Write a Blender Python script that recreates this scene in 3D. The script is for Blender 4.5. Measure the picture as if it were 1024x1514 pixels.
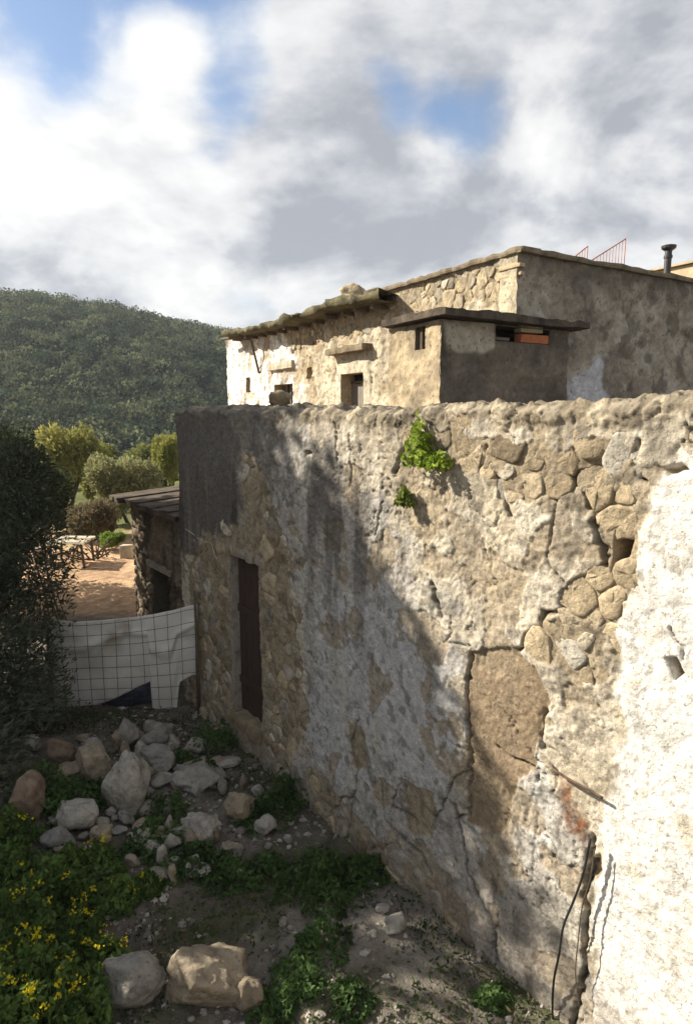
import bpy, math, random
import numpy as np
from mathutils import Vector

for o in list(bpy.data.objects):
    bpy.data.objects.remove(o)
SC = bpy.context.scene
COL = SC.collection
random.seed(7)
RNG = np.random.default_rng(11)

# ------------------------------------------------------------------ camera
F = 930.0; HOR = 612.0; ZC = 4.0                 # focal length and horizon in photo pixels, eye height above the yard
PITCH = math.atan((757 - HOR) / F)
cam_d = bpy.data.cameras.new('camera'); cam = bpy.data.objects.new('camera', cam_d); COL.objects.link(cam)
cam_d.sensor_fit = 'VERTICAL'; cam_d.sensor_height = 36.0; cam_d.lens = 36.0 * F / 1514
cam_d.clip_start = 0.05; cam_d.clip_end = 4000
cam.location = (0, 0, ZC); cam.rotation_euler = (math.pi / 2 - PITCH, 0, 0)
SC.camera = cam

# ------------------------------------------------------------------ light
SUN_EL = math.radians(34); SUN_AZ = math.atan2(-0.965, 0.26)        # clockwise from +Y
SUN = Vector((math.sin(SUN_AZ) * math.cos(SUN_EL), math.cos(SUN_AZ) * math.cos(SUN_EL), math.sin(SUN_EL)))
sd = bpy.data.lights.new('sun', 'SUN'); so = bpy.data.objects.new('sun', sd); COL.objects.link(so)
sd.energy = 4.5; sd.angle = math.radians(0.53); sd.color = (1.0, 0.91, 0.77)
so.rotation_euler = SUN.to_track_quat('Z', 'Y').to_euler(); so.location = (-20, 5, 30)
SC.view_settings.view_transform = 'Standard'; SC.view_settings.look = 'None'
SC.view_settings.exposure = 1.3; SC.view_settings.gamma = 1.0
SC.view_settings.use_curve_mapping = False
SC.render.engine = 'CYCLES'
SC.cycles.max_bounces = 5

def pray(x, y):
    dx = (x - 512) / F; dy = -(y - 757) / F
    return np.array([dx, math.cos(PITCH) + dy * math.sin(PITCH), -math.sin(PITCH) + dy * math.cos(PITCH)])
CAM = np.array([0, 0, ZC])
def on_ground(x, y, z=0.0):
    r = pray(x, y); return CAM + r * ((z - ZC) / r[2])
def at_depth(x, y, Y):
    r = pray(x, y); return CAM + r * (Y / r[1])
def px_of(P):
    d = np.asarray(P, float) - CAM
    w = d[..., 1] * math.cos(PITCH) - d[..., 2] * math.sin(PITCH)
    v = d[..., 1] * math.sin(PITCH) + d[..., 2] * math.cos(PITCH)
    return 512 + F * d[..., 0] / w, 757 - F * v / w

# ------------------------------------------------------------------ world: Nishita sky under broken cumulus
W = bpy.data.worlds.new('World'); SC.world = W; W.use_nodes = True
nt = W.node_tree; nt.nodes.clear()
class NB:
    def __init__(s, t): s.t = t
    def n(s, typ, **k):
        x = s.t.nodes.new(typ)
        for a, b in k.items(): setattr(x, a, b)
        return x
    def put(s, sock, v):
        if isinstance(v, bpy.types.NodeSocket): s.t.links.new(v, sock)
        else: sock.default_value = v
    def m(s, op, a, b=0.0, c=0.0, clamp=False):
        x = s.n('ShaderNodeMath', operation=op); x.use_clamp = clamp
        s.put(x.inputs[0], a); s.put(x.inputs[1], b); s.put(x.inputs[2], c)
        return x.outputs[0]
    def vm(s, op, a, b=(0, 0, 0), out=0):
        x = s.n('ShaderNodeVectorMath', operation=op); s.put(x.inputs[0], a)
        if op == 'SCALE': s.put(x.inputs[3], b)
        else: s.put(x.inputs[1], b)
        return x.outputs[out]
    def ss(s, v, lo, hi, a=0.0, b=1.0):
        x = s.n('ShaderNodeMapRange', interpolation_type='SMOOTHSTEP'); s.put(x.inputs[0], v)
        for i, q in enumerate((lo, hi, a, b)): s.put(x.inputs[1 + i], q)
        return x.outputs[0]
    def noise(s, vec, scale, detail=4, rough=.55, dist=0.0, out=0):
        x = s.n('ShaderNodeTexNoise'); s.put(x.inputs['Vector'], vec)
        x.inputs['Scale'].default_value = scale; x.inputs['Detail'].default_value = detail
        x.inputs['Roughness'].default_value = rough; x.inputs['Distortion'].default_value = dist
        return x.outputs[out]
    def mix(s, f, a, b, blend='MIX'):
        x = s.n('ShaderNodeMix', data_type='RGBA', blend_type=blend)
        s.put(x.inputs[0], f); s.put(x.inputs[6], a); s.put(x.inputs[7], b)
        return x.outputs[2]
    def ramp(s, v, stops):
        x = s.n('ShaderNodeValToRGB'); s.put(x.inputs[0], v)
        e = x.color_ramp.elements
        while len(e) < len(stops): e.new(.5)
        for q, (p, c) in zip(e, stops): q.position = p; q.color = (*c, 1)
        return x.outputs[0]
b = NB(nt)
sky = b.n('ShaderNodeTexSky', sky_type='NISHITA'); sky.sun_disc = False
sky.sun_elevation = SUN_EL; sky.sun_rotation = SUN_AZ; sky.altitude = 200; sky.air_density = 1.0; sky.dust_density = 0.6
tc = b.n('ShaderNodeTexCoord'); dirv = b.vm('NORMALIZE', tc.outputs['Generated'])
def sky_dir(x, y):
    r = pray(x, y); return tuple(r / np.linalg.norm(r))
def blob(x, y, rpx, w):                      # a soft lump of cloud (or a gap) at one direction of the sky
    a = math.cos(rpx / 941.0)
    dt = b.vm('DOT_PRODUCT', dirv, sky_dir(x, y), out=1)
    return b.ss(dt, a, 1.0, 0.0, w)
def total(L):
    v = L[0]
    for q in L[1:]: v = b.m('ADD', v, q)
    return v
sx = b.n('ShaderNodeSeparateXYZ'); b.put(sx.inputs[0], dirv)
# clouds flatten towards the horizon
den = b.m('ADD', b.m('MAXIMUM', sx.outputs[2], 0.0), 0.55)
cv = b.n('ShaderNodeCombineXYZ')
b.put(cv.inputs[0], b.m('DIVIDE', sx.outputs[0], den)); b.put(cv.inputs[1], b.m('DIVIDE', sx.outputs[1], den)); b.put(cv.inputs[2], b.m('MULTIPLY', sx.outputs[2], 1.3))
vec = cv.outputs[0]
n1 = b.noise(vec, 2.3, 9, .58, .25)
n2 = b.noise(b.vm('ADD', vec, (-0.10, 0.0, 0.11)), 2.3, 6, .55, .25)      # the same field, a step towards the sun
nb = b.noise(b.vm('ADD', vec, (3.1, 7.7, 1.9)), 1.6, 5, .5, .2)
gaps = total([blob(240, 70, 215, -.34), blob(390, 30, 150, -.10), blob(690, 105, 150, -.42), blob(530, 150, 85, -.24), blob(10, 60, 110, -.22), blob(540, 350, 200, .2), blob(500, 250, 160, .12),
              blob(100, 150, 190, .20), blob(370, 210, 200, .22), blob(520, 60, 110, .12), blob(860, 90, 170, .14), blob(660, -20, 130, .30), blob(470, 10, 90, .14), blob(800, 250, 260, .2), blob(250, 60, 60, .12)])
dens = b.m('ADD', b.m('ADD', n1, 0.10), gaps)
cover = b.ss(dens, .37, .63)
litv = b.m('ADD', b.m('SUBTRACT', n1, n2), 0.0)
shade = total([b.m('MULTIPLY', litv, 3.0), b.m('MULTIPLY', nb, 0.62), b.m('MULTIPLY', b.m('SUBTRACT', b.noise(vec, 7.0, 7, .6, .3), .5), .42), blob(90, 130, 230, .17), blob(340, 170, 190, .15), blob(300, 420, 140, .24), blob(30, 330, 150, .14), blob(470, 430, 90, .18), blob(210, 300, 130, -.10),
               blob(450, 300, 210, -.10), blob(760, 300, 240, -.06), blob(420, 130, 130, .12), blob(150, 400, 90, -.2), blob(900, 110, 190, .16), blob(560, 40, 120, .14), blob(640, 210, 90, .14), blob(790, 190, 70, .14)])
ccol = b.ramp(shade, [(.10, (.175, .184, .203)), (.32, (.245, .252, .266)), (.54, (.335, .337, .341)), (.90, (.43, .427, .418))])
skyc = b.vm('SCALE', sky.outputs[0], 0.07)
wc = b.mix(b.m('MULTIPLY', cover, .96), skyc, ccol)
bg = b.n('ShaderNodeBackground'); b.put(bg.inputs[0], wc); bg.inputs[1].default_value = 1.0
wo = b.n('ShaderNodeOutputWorld'); nt.links.new(bg.outputs[0], wo.inputs[0])

# ------------------------------------------------------------------ numpy noise
def _h(ix, iy, iz, seed):
    n = (ix * 374761393 + iy * 668265263 + iz * 1274126177 + seed * 974634777) & 0xffffffff
    n = ((n ^ (n >> 13)) * 1274126177) & 0xffffffff
    n = (n ^ (n >> 16)) & 0xffffffff
    return n.astype(np.float64) / 4294967295.0
def vnoise(x, y, z=None, seed=0):
    x = np.asarray(x, float); y = np.asarray(y, float)
    z = np.zeros_like(x) if z is None else np.asarray(z, float)
    fx, fy, fz = np.floor(x), np.floor(y), np.floor(z)
    ix, iy, iz = fx.astype(np.int64), fy.astype(np.int64), fz.astype(np.int64)
    tx, ty, tz = x - fx, y - fy, z - fz
    tx = tx * tx * (3 - 2 * tx); ty = ty * ty * (3 - 2 * ty); tz = tz * tz * (3 - 2 * tz)
    def L(zi):
        a = _h(ix, iy, zi, seed); bb = _h(ix + 1, iy, zi, seed); c = _h(ix, iy + 1, zi, seed); d = _h(ix + 1, iy + 1, zi, seed)
        return (a * (1 - tx) + bb * tx) * (1 - ty) + (c * (1 - tx) + d * tx) * ty
    r = L(iz)
    if np.any(tz): r = r * (1 - tz) + L(iz + 1) * tz
    return r * 2 - 1
def fbm(x, y, z=None, seed=0, oct=4, gain=.5):
    s = 0; a = 1; t = 0; k = 1.0
    for i in range(oct):
        s = s + a * vnoise(x * k + i * 17.3, y * k + i * 9.1, None if z is None else z * k + i * 5.7, seed + i); t += a; a *= gain; k *= 2.03
    return s / t * 1.6
def sstep(v, lo, hi):
    t = np.clip((v - lo) / (hi - lo), 0, 1); return t * t * (3 - 2 * t)
def worley(x, y, seed=0):
    fx, fy = np.floor(x).astype(np.int64), np.floor(y).astype(np.int64)
    f1 = np.full(x.shape, 9.); f2 = np.full(x.shape, 9.); idv = np.zeros(x.shape)
    z0 = np.zeros_like(fx)
    for i in (-1, 0, 1):
        for j in (-1, 0, 1):
            cx, cy = fx + i, fy + j
            d = np.hypot(cx + _h(cx, cy, z0, seed) - x, cy + _h(cx, cy, z0, seed + 5) - y)
            n = d < f1
            f2 = np.where(n, f1, np.minimum(f2, d)); idv = np.where(n, _h(cx, cy, z0, seed + 9), idv); f1 = np.where(n, d, f1)
    return f1, f2, idv
def seg_dist(x, y, pts, closed=False):
    d = np.full(x.shape, 1e9); pts = [np.asarray(p, float) for p in pts]
    for i in range(len(pts) - (0 if closed else 1)):
        a, c = pts[i], pts[(i + 1) % len(pts)]; e = c - a; L = e @ e + 1e-12
        t = np.clip(((x - a[0]) * e[0] + (y - a[1]) * e[1]) / L, 0, 1)
        d = np.minimum(d, np.hypot(x - a[0] - t * e[0], y - a[1] - t * e[1]))
    return d
def inside(x, y, pts):
    r = np.zeros(np.shape(x), bool); n = len(pts)
    for i in range(n):
        x0, y0 = pts[i]; x1, y1 = pts[(i + 1) % n]
        c = ((y0 > y) != (y1 > y)) & (x < (x1 - x0) * (y - y0) / (y1 - y0 + 1e-12) + x0)
        r ^= c
    return r
def sdf(x, y, pts):                              # positive inside
    return np.where(inside(x, y, pts), 1, -1) * seg_dist(x, y, pts, True)

# ------------------------------------------------------------------ mesh helpers
def mesh_np(name, V, Fc, colors=None, smooth=True):
    V = np.asarray(V, np.float32).reshape(-1, 3); Fc = np.asarray(Fc, np.int32); k = Fc.shape[1]
    me = bpy.data.meshes.new(name)
    me.vertices.add(len(V)); me.vertices.foreach_set('co', V.ravel())
    me.loops.add(Fc.size); me.loops.foreach_set('vertex_index', Fc.ravel())
    me.polygons.add(len(Fc)); me.polygons.foreach_set('loop_start', np.arange(0, Fc.size, k, dtype=np.int32))
    try: me.polygons.foreach_set('loop_total', np.full(len(Fc), k, np.int32))
    except Exception: pass
    me.polygons.foreach_set('use_smooth', np.full(len(Fc), smooth, bool))
    if colors is not None:
        at = me.color_attributes.new('Col', 'FLOAT_COLOR', 'POINT')
        c = np.ones((len(V), 4), np.float32); c[:, :3] = colors
        at.data.foreach_set('color', c.ravel())
    me.update(calc_edges=True)
    return me
def link(name, me, mat=None, parent=None, loc=None):
    o = bpy.data.objects.new(name, me); COL.objects.link(o)
    if mat is not None and me is not None:
        me.materials.clear(); me.materials.append(mat)
    if parent is not None: o.parent = parent
    if loc is not None: o.location = loc
    return o
def empty(name, loc=(0, 0, 0)):
    o = bpy.data.objects.new(name, None); COL.objects.link(o); o.location = loc; o.empty_display_size = .2
    return o
def tag(o, label, cat, group=None):
    o['label'] = label; o['category'] = cat
    if group: o['group'] = group
    return o
def structure(o): o['kind'] = 'structure'; return o
class MB:
    """collects verts and faces of one mesh"""
    def __init__(s): s.v = []; s.f = []
    def quad(s, pts):
        n = len(s.v); s.v += [tuple(p) for p in pts]; s.f.append(tuple(range(n, n + len(pts))))
    def box(s, o, ax, ay, az, jit=0.0):
        """box from corner o along three edge vectors"""
        o, ax, ay, az = (np.asarray(q, float) for q in (o, ax, ay, az)); n = len(s.v)
        for k in range(8):
            p = o + ax * (k & 1) + ay * (k >> 1 & 1) + az * (k >> 2 & 1)
            if jit: p = p + RNG.normal(0, jit, 3)
            s.v.append(tuple(p))
        fs = [(0, 2, 3, 1), (4, 5, 7, 6), (0, 1, 5, 4), (2, 6, 7, 3), (0, 4, 6, 2), (1, 3, 7, 5)]
        if np.dot(np.cross(ax, ay), az) < 0: fs = [q[::-1] for q in fs]
        s.f += [tuple(n + i for i in q) for q in fs]
    def tube(s, pts, rad, k=7):
        pts = [np.asarray(p, float) for p in pts]; n0 = len(s.v)
        for i, p in enumerate(pts):
            t = pts[min(i + 1, len(pts) - 1)] - pts[max(i - 1, 0)]; t /= np.linalg.norm(t) + 1e-9
            a = np.cross(t, (0.31, 0.2, 0.93) if abs(t[2]) < .9 else (1, 0, 0)); a /= np.linalg.norm(a); c = np.cross(t, a)
            r = rad[i] if hasattr(rad, '__len__') else rad
            for j in range(k):
                w = 2 * math.pi * j / k; s.v.append(tuple(p + r * (a * math.cos(w) + c * math.sin(w))))
        for i in range(len(pts) - 1):
            for j in range(k):
                q = (j + 1) % k
                s.f.append((n0 + i * k + j, n0 + i * k + q, n0 + (i + 1) * k + q, n0 + (i + 1) * k + j))
        s.f.append(tuple(range(n0 + k - 1, n0 - 1, -1))); m = n0 + (len(pts) - 1) * k; s.f.append(tuple(range(m, m + k)))
    def build(s, name, mat, parent=None, smooth=False, bevel=0.0, loc=None):
        me = bpy.data.meshes.new(name); v = np.array(s.v)
        if loc is not None: v = v - np.asarray(loc)
        me.from_pydata([tuple(p) for p in v], [], s.f); me.update()
        if smooth: me.polygons.foreach_set('use_smooth', np.ones(len(me.polygons), bool))
        o = link(name, me, mat, parent, loc)
        if bevel:
            m = o.modifiers.new('bevel', 'BEVEL'); m.width = bevel; m.segments = 2; m.limit_method = 'ANGLE'
        return o

# ------------------------------------------------------------------ materials
def material(name, fn, rough=.9, spec=.25):
    m = bpy.data.materials.new(name); m.use_nodes = True; t = m.node_tree; q = NB(t)
    p = t.nodes['Principled BSDF']; p.inputs['Roughness'].default_value = rough; p.inputs['Specular IOR Level'].default_value = spec
    fn(q, p); return m
def bump(q, p, h, strength=.5, dist=.02):
    x = q.n('ShaderNodeBump'); x.inputs['Strength'].default_value = strength; x.inputs['Distance'].default_value = dist
    q.put(x.inputs['Height'], h); q.t.links.new(x.outputs[0], p.inputs['Normal'])
def obj_vec(q): return q.n('ShaderNodeTexCoord').outputs['Object']
def world_vec(q): return q.n('ShaderNodeNewGeometry').outputs['Position']
def mottled(name, c1, c2, scale=6, rough=.9, bs=.4, bd=.015, bscale=None, spots=None, vec='world', spec=.25):
    def fn(q, p):
        v = world_vec(q) if vec == 'world' else obj_vec(q)
        n = q.noise(v, scale, 7, .62)
        c = q.ramp(n, [(.32, c1), (.68, c2)])
        if spots:
            s = q.noise(v, scale * spots[1], 5, .6)
            c = q.mix(q.ss(s, spots[2], spots[2] + .1), c, (*spots[0], 1))
        q.put(p.inputs['Base Color'], c)
        bump(q, p, q.noise(v, bscale or scale * 5, 8, .7), bs, bd)
    return material(name, fn, rough, spec)
def attr_mat(name, grain=40, bs=.5, bd=.012, vary=.5, pits=True, rough=.93):
    def fn(q, p):
        v = world_vec(q)
        a = q.n('ShaderNodeAttribute'); a.attribute_name = 'Col'
        n = q.noise(v, grain * .35, 8, .68)
        k = q.ss(n, .25, .78, 1 - vary * .55, 1 + vary * .38)
        c = q.vm('MULTIPLY', a.outputs['Color'], q.n('ShaderNodeCombineXYZ').outputs[0])
        x = c.node.inputs[1].links[0].from_node
        for i in range(3): q.put(x.inputs[i], k)
        if pits:
            s = q.noise(v, grain * 1.1, 4, .62)
            c = q.mix(q.ss(s, .57, .68, 0, .62), c, (.055, .047, .038, 1))
            s2 = q.noise(v, grain * .9, 3, .6)
            c = q.mix(q.ss(s2, .58, .72, 0, .7), c, q.vm('SCALE', c, 1.55))
        q.put(p.inputs['Base Color'], c)
        h = q.m('ADD', q.noise(v, grain, 8, .72), q.m('MULTIPLY', q.noise(v, grain * .28, 6, .7), 1.2))
        bump(q, p, h, bs, bd)
    return material(name, fn, rough, .15)
M = {}
M['wall'] = attr_mat('weathered_plaster', 46, .75, .016, .55)
M['house'] = attr_mat('house_plaster', 16, .6, .03, .55)
def stone_fn(tint):
    def fn(q, p):
        v = world_vec(q); oi = q.n('ShaderNodeObjectInfo')
        n = q.noise(v, 9, 8, .68)
        c = q.ramp(n, [(.28, tuple(k * .50 for k in tint)), (.5, tint), (.75, tuple(min(.8, k * 1.35) for k in tint))])
        r = q.ramp(oi.outputs['Random'], [(0., (.70, .68, .65)), (.35, (1.0, .96, .88)), (.7, (1.10, 1.06, 1.0)), (1., (.84, .85, .86))])
        c = q.mix(1.0, c, r, 'MULTIPLY')
        s = q.noise(v, 30, 5, .65)
        c = q.mix(q.ss(s, .57, .70, 0, .7), c, (.06, .055, .045, 1))
        q.put(p.inputs['Base Color'], c)
        bump(q, p, q.m('ADD', q.noise(v, 34, 9, .72), q.m('MULTIPLY', q.noise(v, 9, 5, .65), 1.5)), .8, .022)
    return fn
M['stone_tan'] = material('tan_limestone', stone_fn((.41, .345, .245)), .92, .15)
M['stone_brown'] = material('brown_limestone', stone_fn((.26, .215, .15)), .92, .15)
M['stone_grey'] = material('grey_limestone', stone_fn((.33, .30, .25)), .92, .15)
M['stone_pale'] = material('pale_limestone', stone_fn((.50, .46, .38)), .92, .15)
M['rock_pale'] = material('pale_rock', stone_fn((.335, .32, .295)), .92, .15)
M['rock_grey'] = material('grey_rock', stone_fn((.24, .23, .212)), .92, .15)
M['rock_tan'] = material('tan_rock', stone_fn((.285, .245, .19)), .92, .15)
M['stone_rust'] = material('ochre_limestone', stone_fn((.21, .16, .125)), .92, .15)
def leaf_mat(name, tint=(1, 1, 1), trans=.35):
    m = bpy.data.materials.new(name); m.use_nodes = True; t = m.node_tree; q = NB(t); t.nodes.clear()
    a = q.n('ShaderNodeAttribute'); a.attribute_name = 'Col'
    d = q.n('ShaderNodeBsdfPrincipled'); d.inputs['Roughness'].default_value = .75; d.inputs['Specular IOR Level'].default_value = .15
    q.put(d.inputs['Base Color'], a.outputs['Color'])
    tr = q.n('ShaderNodeBsdfTranslucent'); q.put(tr.inputs['Color'], a.outputs['Color'])
    mx = q.n('ShaderNodeMixShader'); mx.inputs[0].default_value = trans
    t.links.new(d.outputs[0], mx.inputs[1]); t.links.new(tr.outputs[0], mx.inputs[2])
    o = q.n('ShaderNodeOutputMaterial'); t.links.new(mx.outputs[0], o.inputs[0]); return m
M['leaf'] = leaf_mat('leaf')
M['bark'] = mottled('bark', (.07, .055, .04), (.17, .14, .11), 14, .95, .8, .03)
def wood_fn(c1, c2, sc=(6, 6, 1.2)):
    def fn(q, p):
        v = q.vm('MULTIPLY', world_vec(q), sc)
        n = q.noise(v, 6, 8, .7, .4)
        q.put(p.inputs['Base Color'], q.ramp(n, [(.3, c1), (.7, c2)])); bump(q, p, n, .7, .012)
    return fn
M['door_wood'] = material('old_red_brown_door_wood', wood_fn((.026, .016, .013), (.085, .052, .040), (14, 14, 1)), .8)
M['old_wood'] = material('grey_brown_wood', wood_fn((.06, .045, .03), (.19, .15, .11), (5, 5, 5)), .9)
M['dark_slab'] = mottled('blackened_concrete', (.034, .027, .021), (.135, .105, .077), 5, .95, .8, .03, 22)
M['metal'] = mottled('rusted_steel', (.06, .035, .025), (.14, .09, .06), 20, .7)
M['wire'] = mottled('rusty_wire', (.045, .038, .028), (.12, .10, .07), 14, .7)
M['red_paint'] = mottled('faded_red_paint', (.42, .22, .19), (.56, .36, .31), 10, .6)
M['black_metal'] = mottled('black_stovepipe', (.012, .012, .014), (.035, .034, .034), 10, .5, spec=.5)
M['black_rubber'] = mottled('black_cable', (.010, .010, .010), (.03, .03, .03), 10, .6)
M['moss_roof'] = mottled('mossy_roof_earth', (.060, .056, .030), (.175, .155, .085), 3, .95, .9, .05, 14, ((.26, .24, .20), 3.0, .60))
M['orange_brick'] = mottled('orange_brick', (.42, .135, .055), (.56, .21, .10), 9)
M['yellow_brick'] = mottled('yellow_block', (.38, .30, .17), (.50, .42, .26), 9)
M['lit_stone'] = mottled('ochre_render', (.36, .27, .16), (.52, .42, .28), 3, .9, .5, .03, 12)
M['terrace'] = mottled('earth_roof', (.14, .12, .09), (.25, .22, .17), 3)
M['dark_glass'] = mottled('dusty_glass', (.02, .022, .024), (.05, .05, .05), 5, .25, .1, .002, spec=.5)
M['grey_plank'] = material('weathered_door_boards', wood_fn((.13, .11, .09), (.30, .27, .23), (10, 10, 1)), .9)
M['cornice'] = mottled('lichen_cornice', (.10, .08, .05), (.26, .21, .14), 6, .95, .8, .02, 24)

def soil_mat():
    def fn(q, p):
        v = world_vec(q); a = q.n('ShaderNodeAttribute'); a.attribute_name = 'Col'
        n = q.noise(v, 5, 9, .7); k = q.ss(n, .25, .75, .55, 1.35)
        x = q.n('ShaderNodeCombineXYZ')
        for i in range(3): q.put(x.inputs[i], k)
        c = q.vm('MULTIPLY', a.outputs['Color'], x.outputs[0])
        s = q.n('ShaderNodeTexVoronoi'); q.put(s.inputs['Vector'], v); s.inputs['Scale'].default_value = 42
        c = q.mix(q.ss(s.outputs['Distance'], .30, .12, 0, .35), c, (.30, .27, .23, 1))
        q.put(p.inputs['Base Color'], c)
        bump(q, p, q.m('ADD', q.noise(v, 26, 8, .75), q.m('MULTIPLY', s.outputs['Distance'], -.5)), .8, .03)
    return material('soil', fn, .97, .1)
M['soil'] = soil_mat()

# ------------------------------------------------------------------ ground and hill
def axis(lo, hi, step, far, g=1.12):
    a = list(np.arange(lo, hi + 1e-6, step)); s = step; p = hi
    while p < far: s *= g; p += s; a.append(p)
    s = step; p = lo; l = []
    while p > -far: s *= g; p -= s; l.append(p)
    return np.array(l[::-1] + a)
def ground_z(x, y):
    x = np.asarray(x, float); y = np.asarray(y, float)
    near = sstep(30 - y, 0, 14) * sstep(x + 14, 0, 4) * sstep(14 - x, 0, 4)
    z = (.055 * fbm(x * .9, y * .9, seed=3, oct=5) + .02 * fbm(x * 5, y * 5, seed=5, oct=4)) * near
    z = z + .40 * sstep(-1.1 - x, 0, 2.6) * sstep(8.6 - y, 0, 2.2) * sstep(y, 2, 5)       # rubble bank on the left
    z = z + .07 * np.exp(-((y - 8.55) / .75) ** 2) * sstep(-2.0 - x, -.2, .5)                # dark bank under the fence
    z = z + sstep(2.4 - y, 0, 2.6) * 1.5                                                   # the lane, above the yard
    z = z - 6.0 * sstep(y, 45, 120)                                                        # the valley
    return z
gx = axis(-6.0, 3.0, .045, 900); gy = axis(2.0, 10.5, .045, 1200)
GX, GY = np.meshgrid(gx, gy)
GZ = ground_z(GX, GY)
def grid_faces(nx, ny):
    i = np.arange(nx * ny).reshape(ny, nx)
    return np.stack([i[:-1, :-1], i[:-1, 1:], i[1:, 1:], i[1:, :-1]], -1).reshape(-1, 4)
soil = np.array([.125, .105, .085]); orange = np.array([.50, .335, .205]); grassc = np.array([.115, .125, .045]); gravelc = np.array([.25, .225, .19])
nz = fbm(GX * .7, GY * .7, seed=21, oct=5)[..., None]
gc = soil + (gravelc - soil) * np.clip(.35 + nz * .8, 0, 1)
gc = gc + (np.array([.085, .085, .045]) - gc) * (sstep(fbm(GX * 1.6, GY * 1.6, seed=33, oct=4), .0, .5) * .6)[..., None]
w = sstep(GY + nz[..., 0] * 1.2, 11.0, 13.5)[..., None]; gc = gc * (1 - w) + (orange * (1 + .35 * nz)) * w
w = sstep(GY + nz[..., 0] * 4, 19, 24)[..., None]; gc = gc * (1 - w) + (grassc * (1 + .5 * nz)) * w
me = mesh_np('ground', np.stack([GX, GY, GZ], -1), grid_faces(len(gx), len(gy)), np.clip(gc.reshape(-1, 3), .01, .9))
structure(link('ground', me, M['soil']))

CREST = np.array([[-900, 470], [-300, 446], [0, 452], [60, 456], [120, 463], [180, 470], [220, 476], [260, 487], [300, 495], [340, 503], [512, 545], [800, 585], [1300, 575], [2400, 560]], float)
HD = 230.0
def hill_z(x, y):
    a = 512 + 941 * x / np.maximum(y, 1)
    top = ZC + (HOR - np.interp(a, CREST[:, 0], CREST[:, 1])) / 941 * HD - 2.2
    z = -7 + (top + 7) * (sstep(y, 85, HD) * .55 + .45 * np.clip((y - 85) / (HD - 85), 0, 1)) * sstep(2 * HD + 80 - y, 0, HD)
    return z + 1.6 * fbm(x * .03, y * .03, seed=41, oct=4) * sstep(y, 85, 130)
hx = np.linspace(-330, 330, 110); hy = np.linspace(75, 520, 90)
HX, HY = np.meshgrid(hx, hy); HX = HX * (0.35 + HY / 330); HZ = hill_z(HX, HY)
hc = np.array([.085, .085, .045]) * (1 + .4 * fbm(HX * .05, HY * .05, seed=44)[..., None])
structure(link('hill', mesh_np('hill', np.stack([HX, HY, HZ], -1), grid_faces(110, 90), np.clip(hc.reshape(-1, 3), .02, .5)), M['soil']))

# ------------------------------------------------------------------ foliage
def rand_dirs(n, rng=RNG):
    v = rng.normal(size=(n, 3)); return v / np.linalg.norm(v, axis=1, keepdims=True)
def leaf_mesh(name, P, size, cols, rng=RNG, up=.35, aspect=.42, outward=None):
    """pointed leaves (two triangles each) at points P"""
    n = len(P); t = rand_dirs(n, rng)
    if outward is not None: t = t * .8 + outward; t /= np.linalg.norm(t, axis=1, keepdims=True)
    t[:, 2] += up * rng.random(n); t /= np.linalg.norm(t, axis=1, keepdims=True)
    s = np.cross(t, rand_dirs(n, rng)); s /= np.linalg.norm(s, axis=1, keepdims=True) + 1e-9
    L = (size * (.6 + .8 * rng.random(n)))[:, None]
    a = P - t * L * .5; c = P + t * L * .5; m = P + t * L * .02
    nrm = np.cross(t, s)
    l = m + s * L * aspect * .5 + nrm * L * .08; r = m - s * L * aspect * .5 + nrm * L * .08
    V = np.stack([a, l, c, r], 1).reshape(-1, 3)
    Fc = np.arange(4 * n).reshape(n, 4)
    return mesh_np(name, V, Fc, np.repeat(cols, 4, axis=0), smooth=False)
def crown_points(n, blobs, rng=RNG, hollow=.45):
    w = np.array([q[1][0] * q[1][1] * q[1][2] for q in blobs]) ** .72; w = w / w.sum()
    P = []; O = []
    for (c, r), k in zip(blobs, (w * n).astype(int)):
        d = rand_dirs(k, rng); rad = hollow + (1 - hollow) * rng.random(k) ** .55
        q = np.asarray(c)
        nn = fbm(d[:, 0] * 2.2 + q[0], d[:, 1] * 2.2 + q[1], d[:, 2] * 2.2 + q[2], seed=8, oct=3)
        rad = rad * (1 + .38 * nn)
        P.append(q + d * rad[:, None] * np.asarray(r)); O.append(d)
    return np.concatenate(P), np.concatenate(O)
def leaf_cols(P, c1, c2, c3=None, sc=1.4, rng=RNG):
    k = np.clip(.5 + .55 * fbm(P[:, 0] * sc, P[:, 1] * sc, P[:, 2] * sc, seed=77, oct=3) + rng.normal(0, .18, len(P)), 0, 1)[:, None]
    c = np.asarray(c1) * (1 - k) + np.asarray(c2) * k
    if c3 is not None:
        m = rng.random(len(P)) < .10; c[m] = c3
    return np.clip(c, .004, .9)
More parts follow.
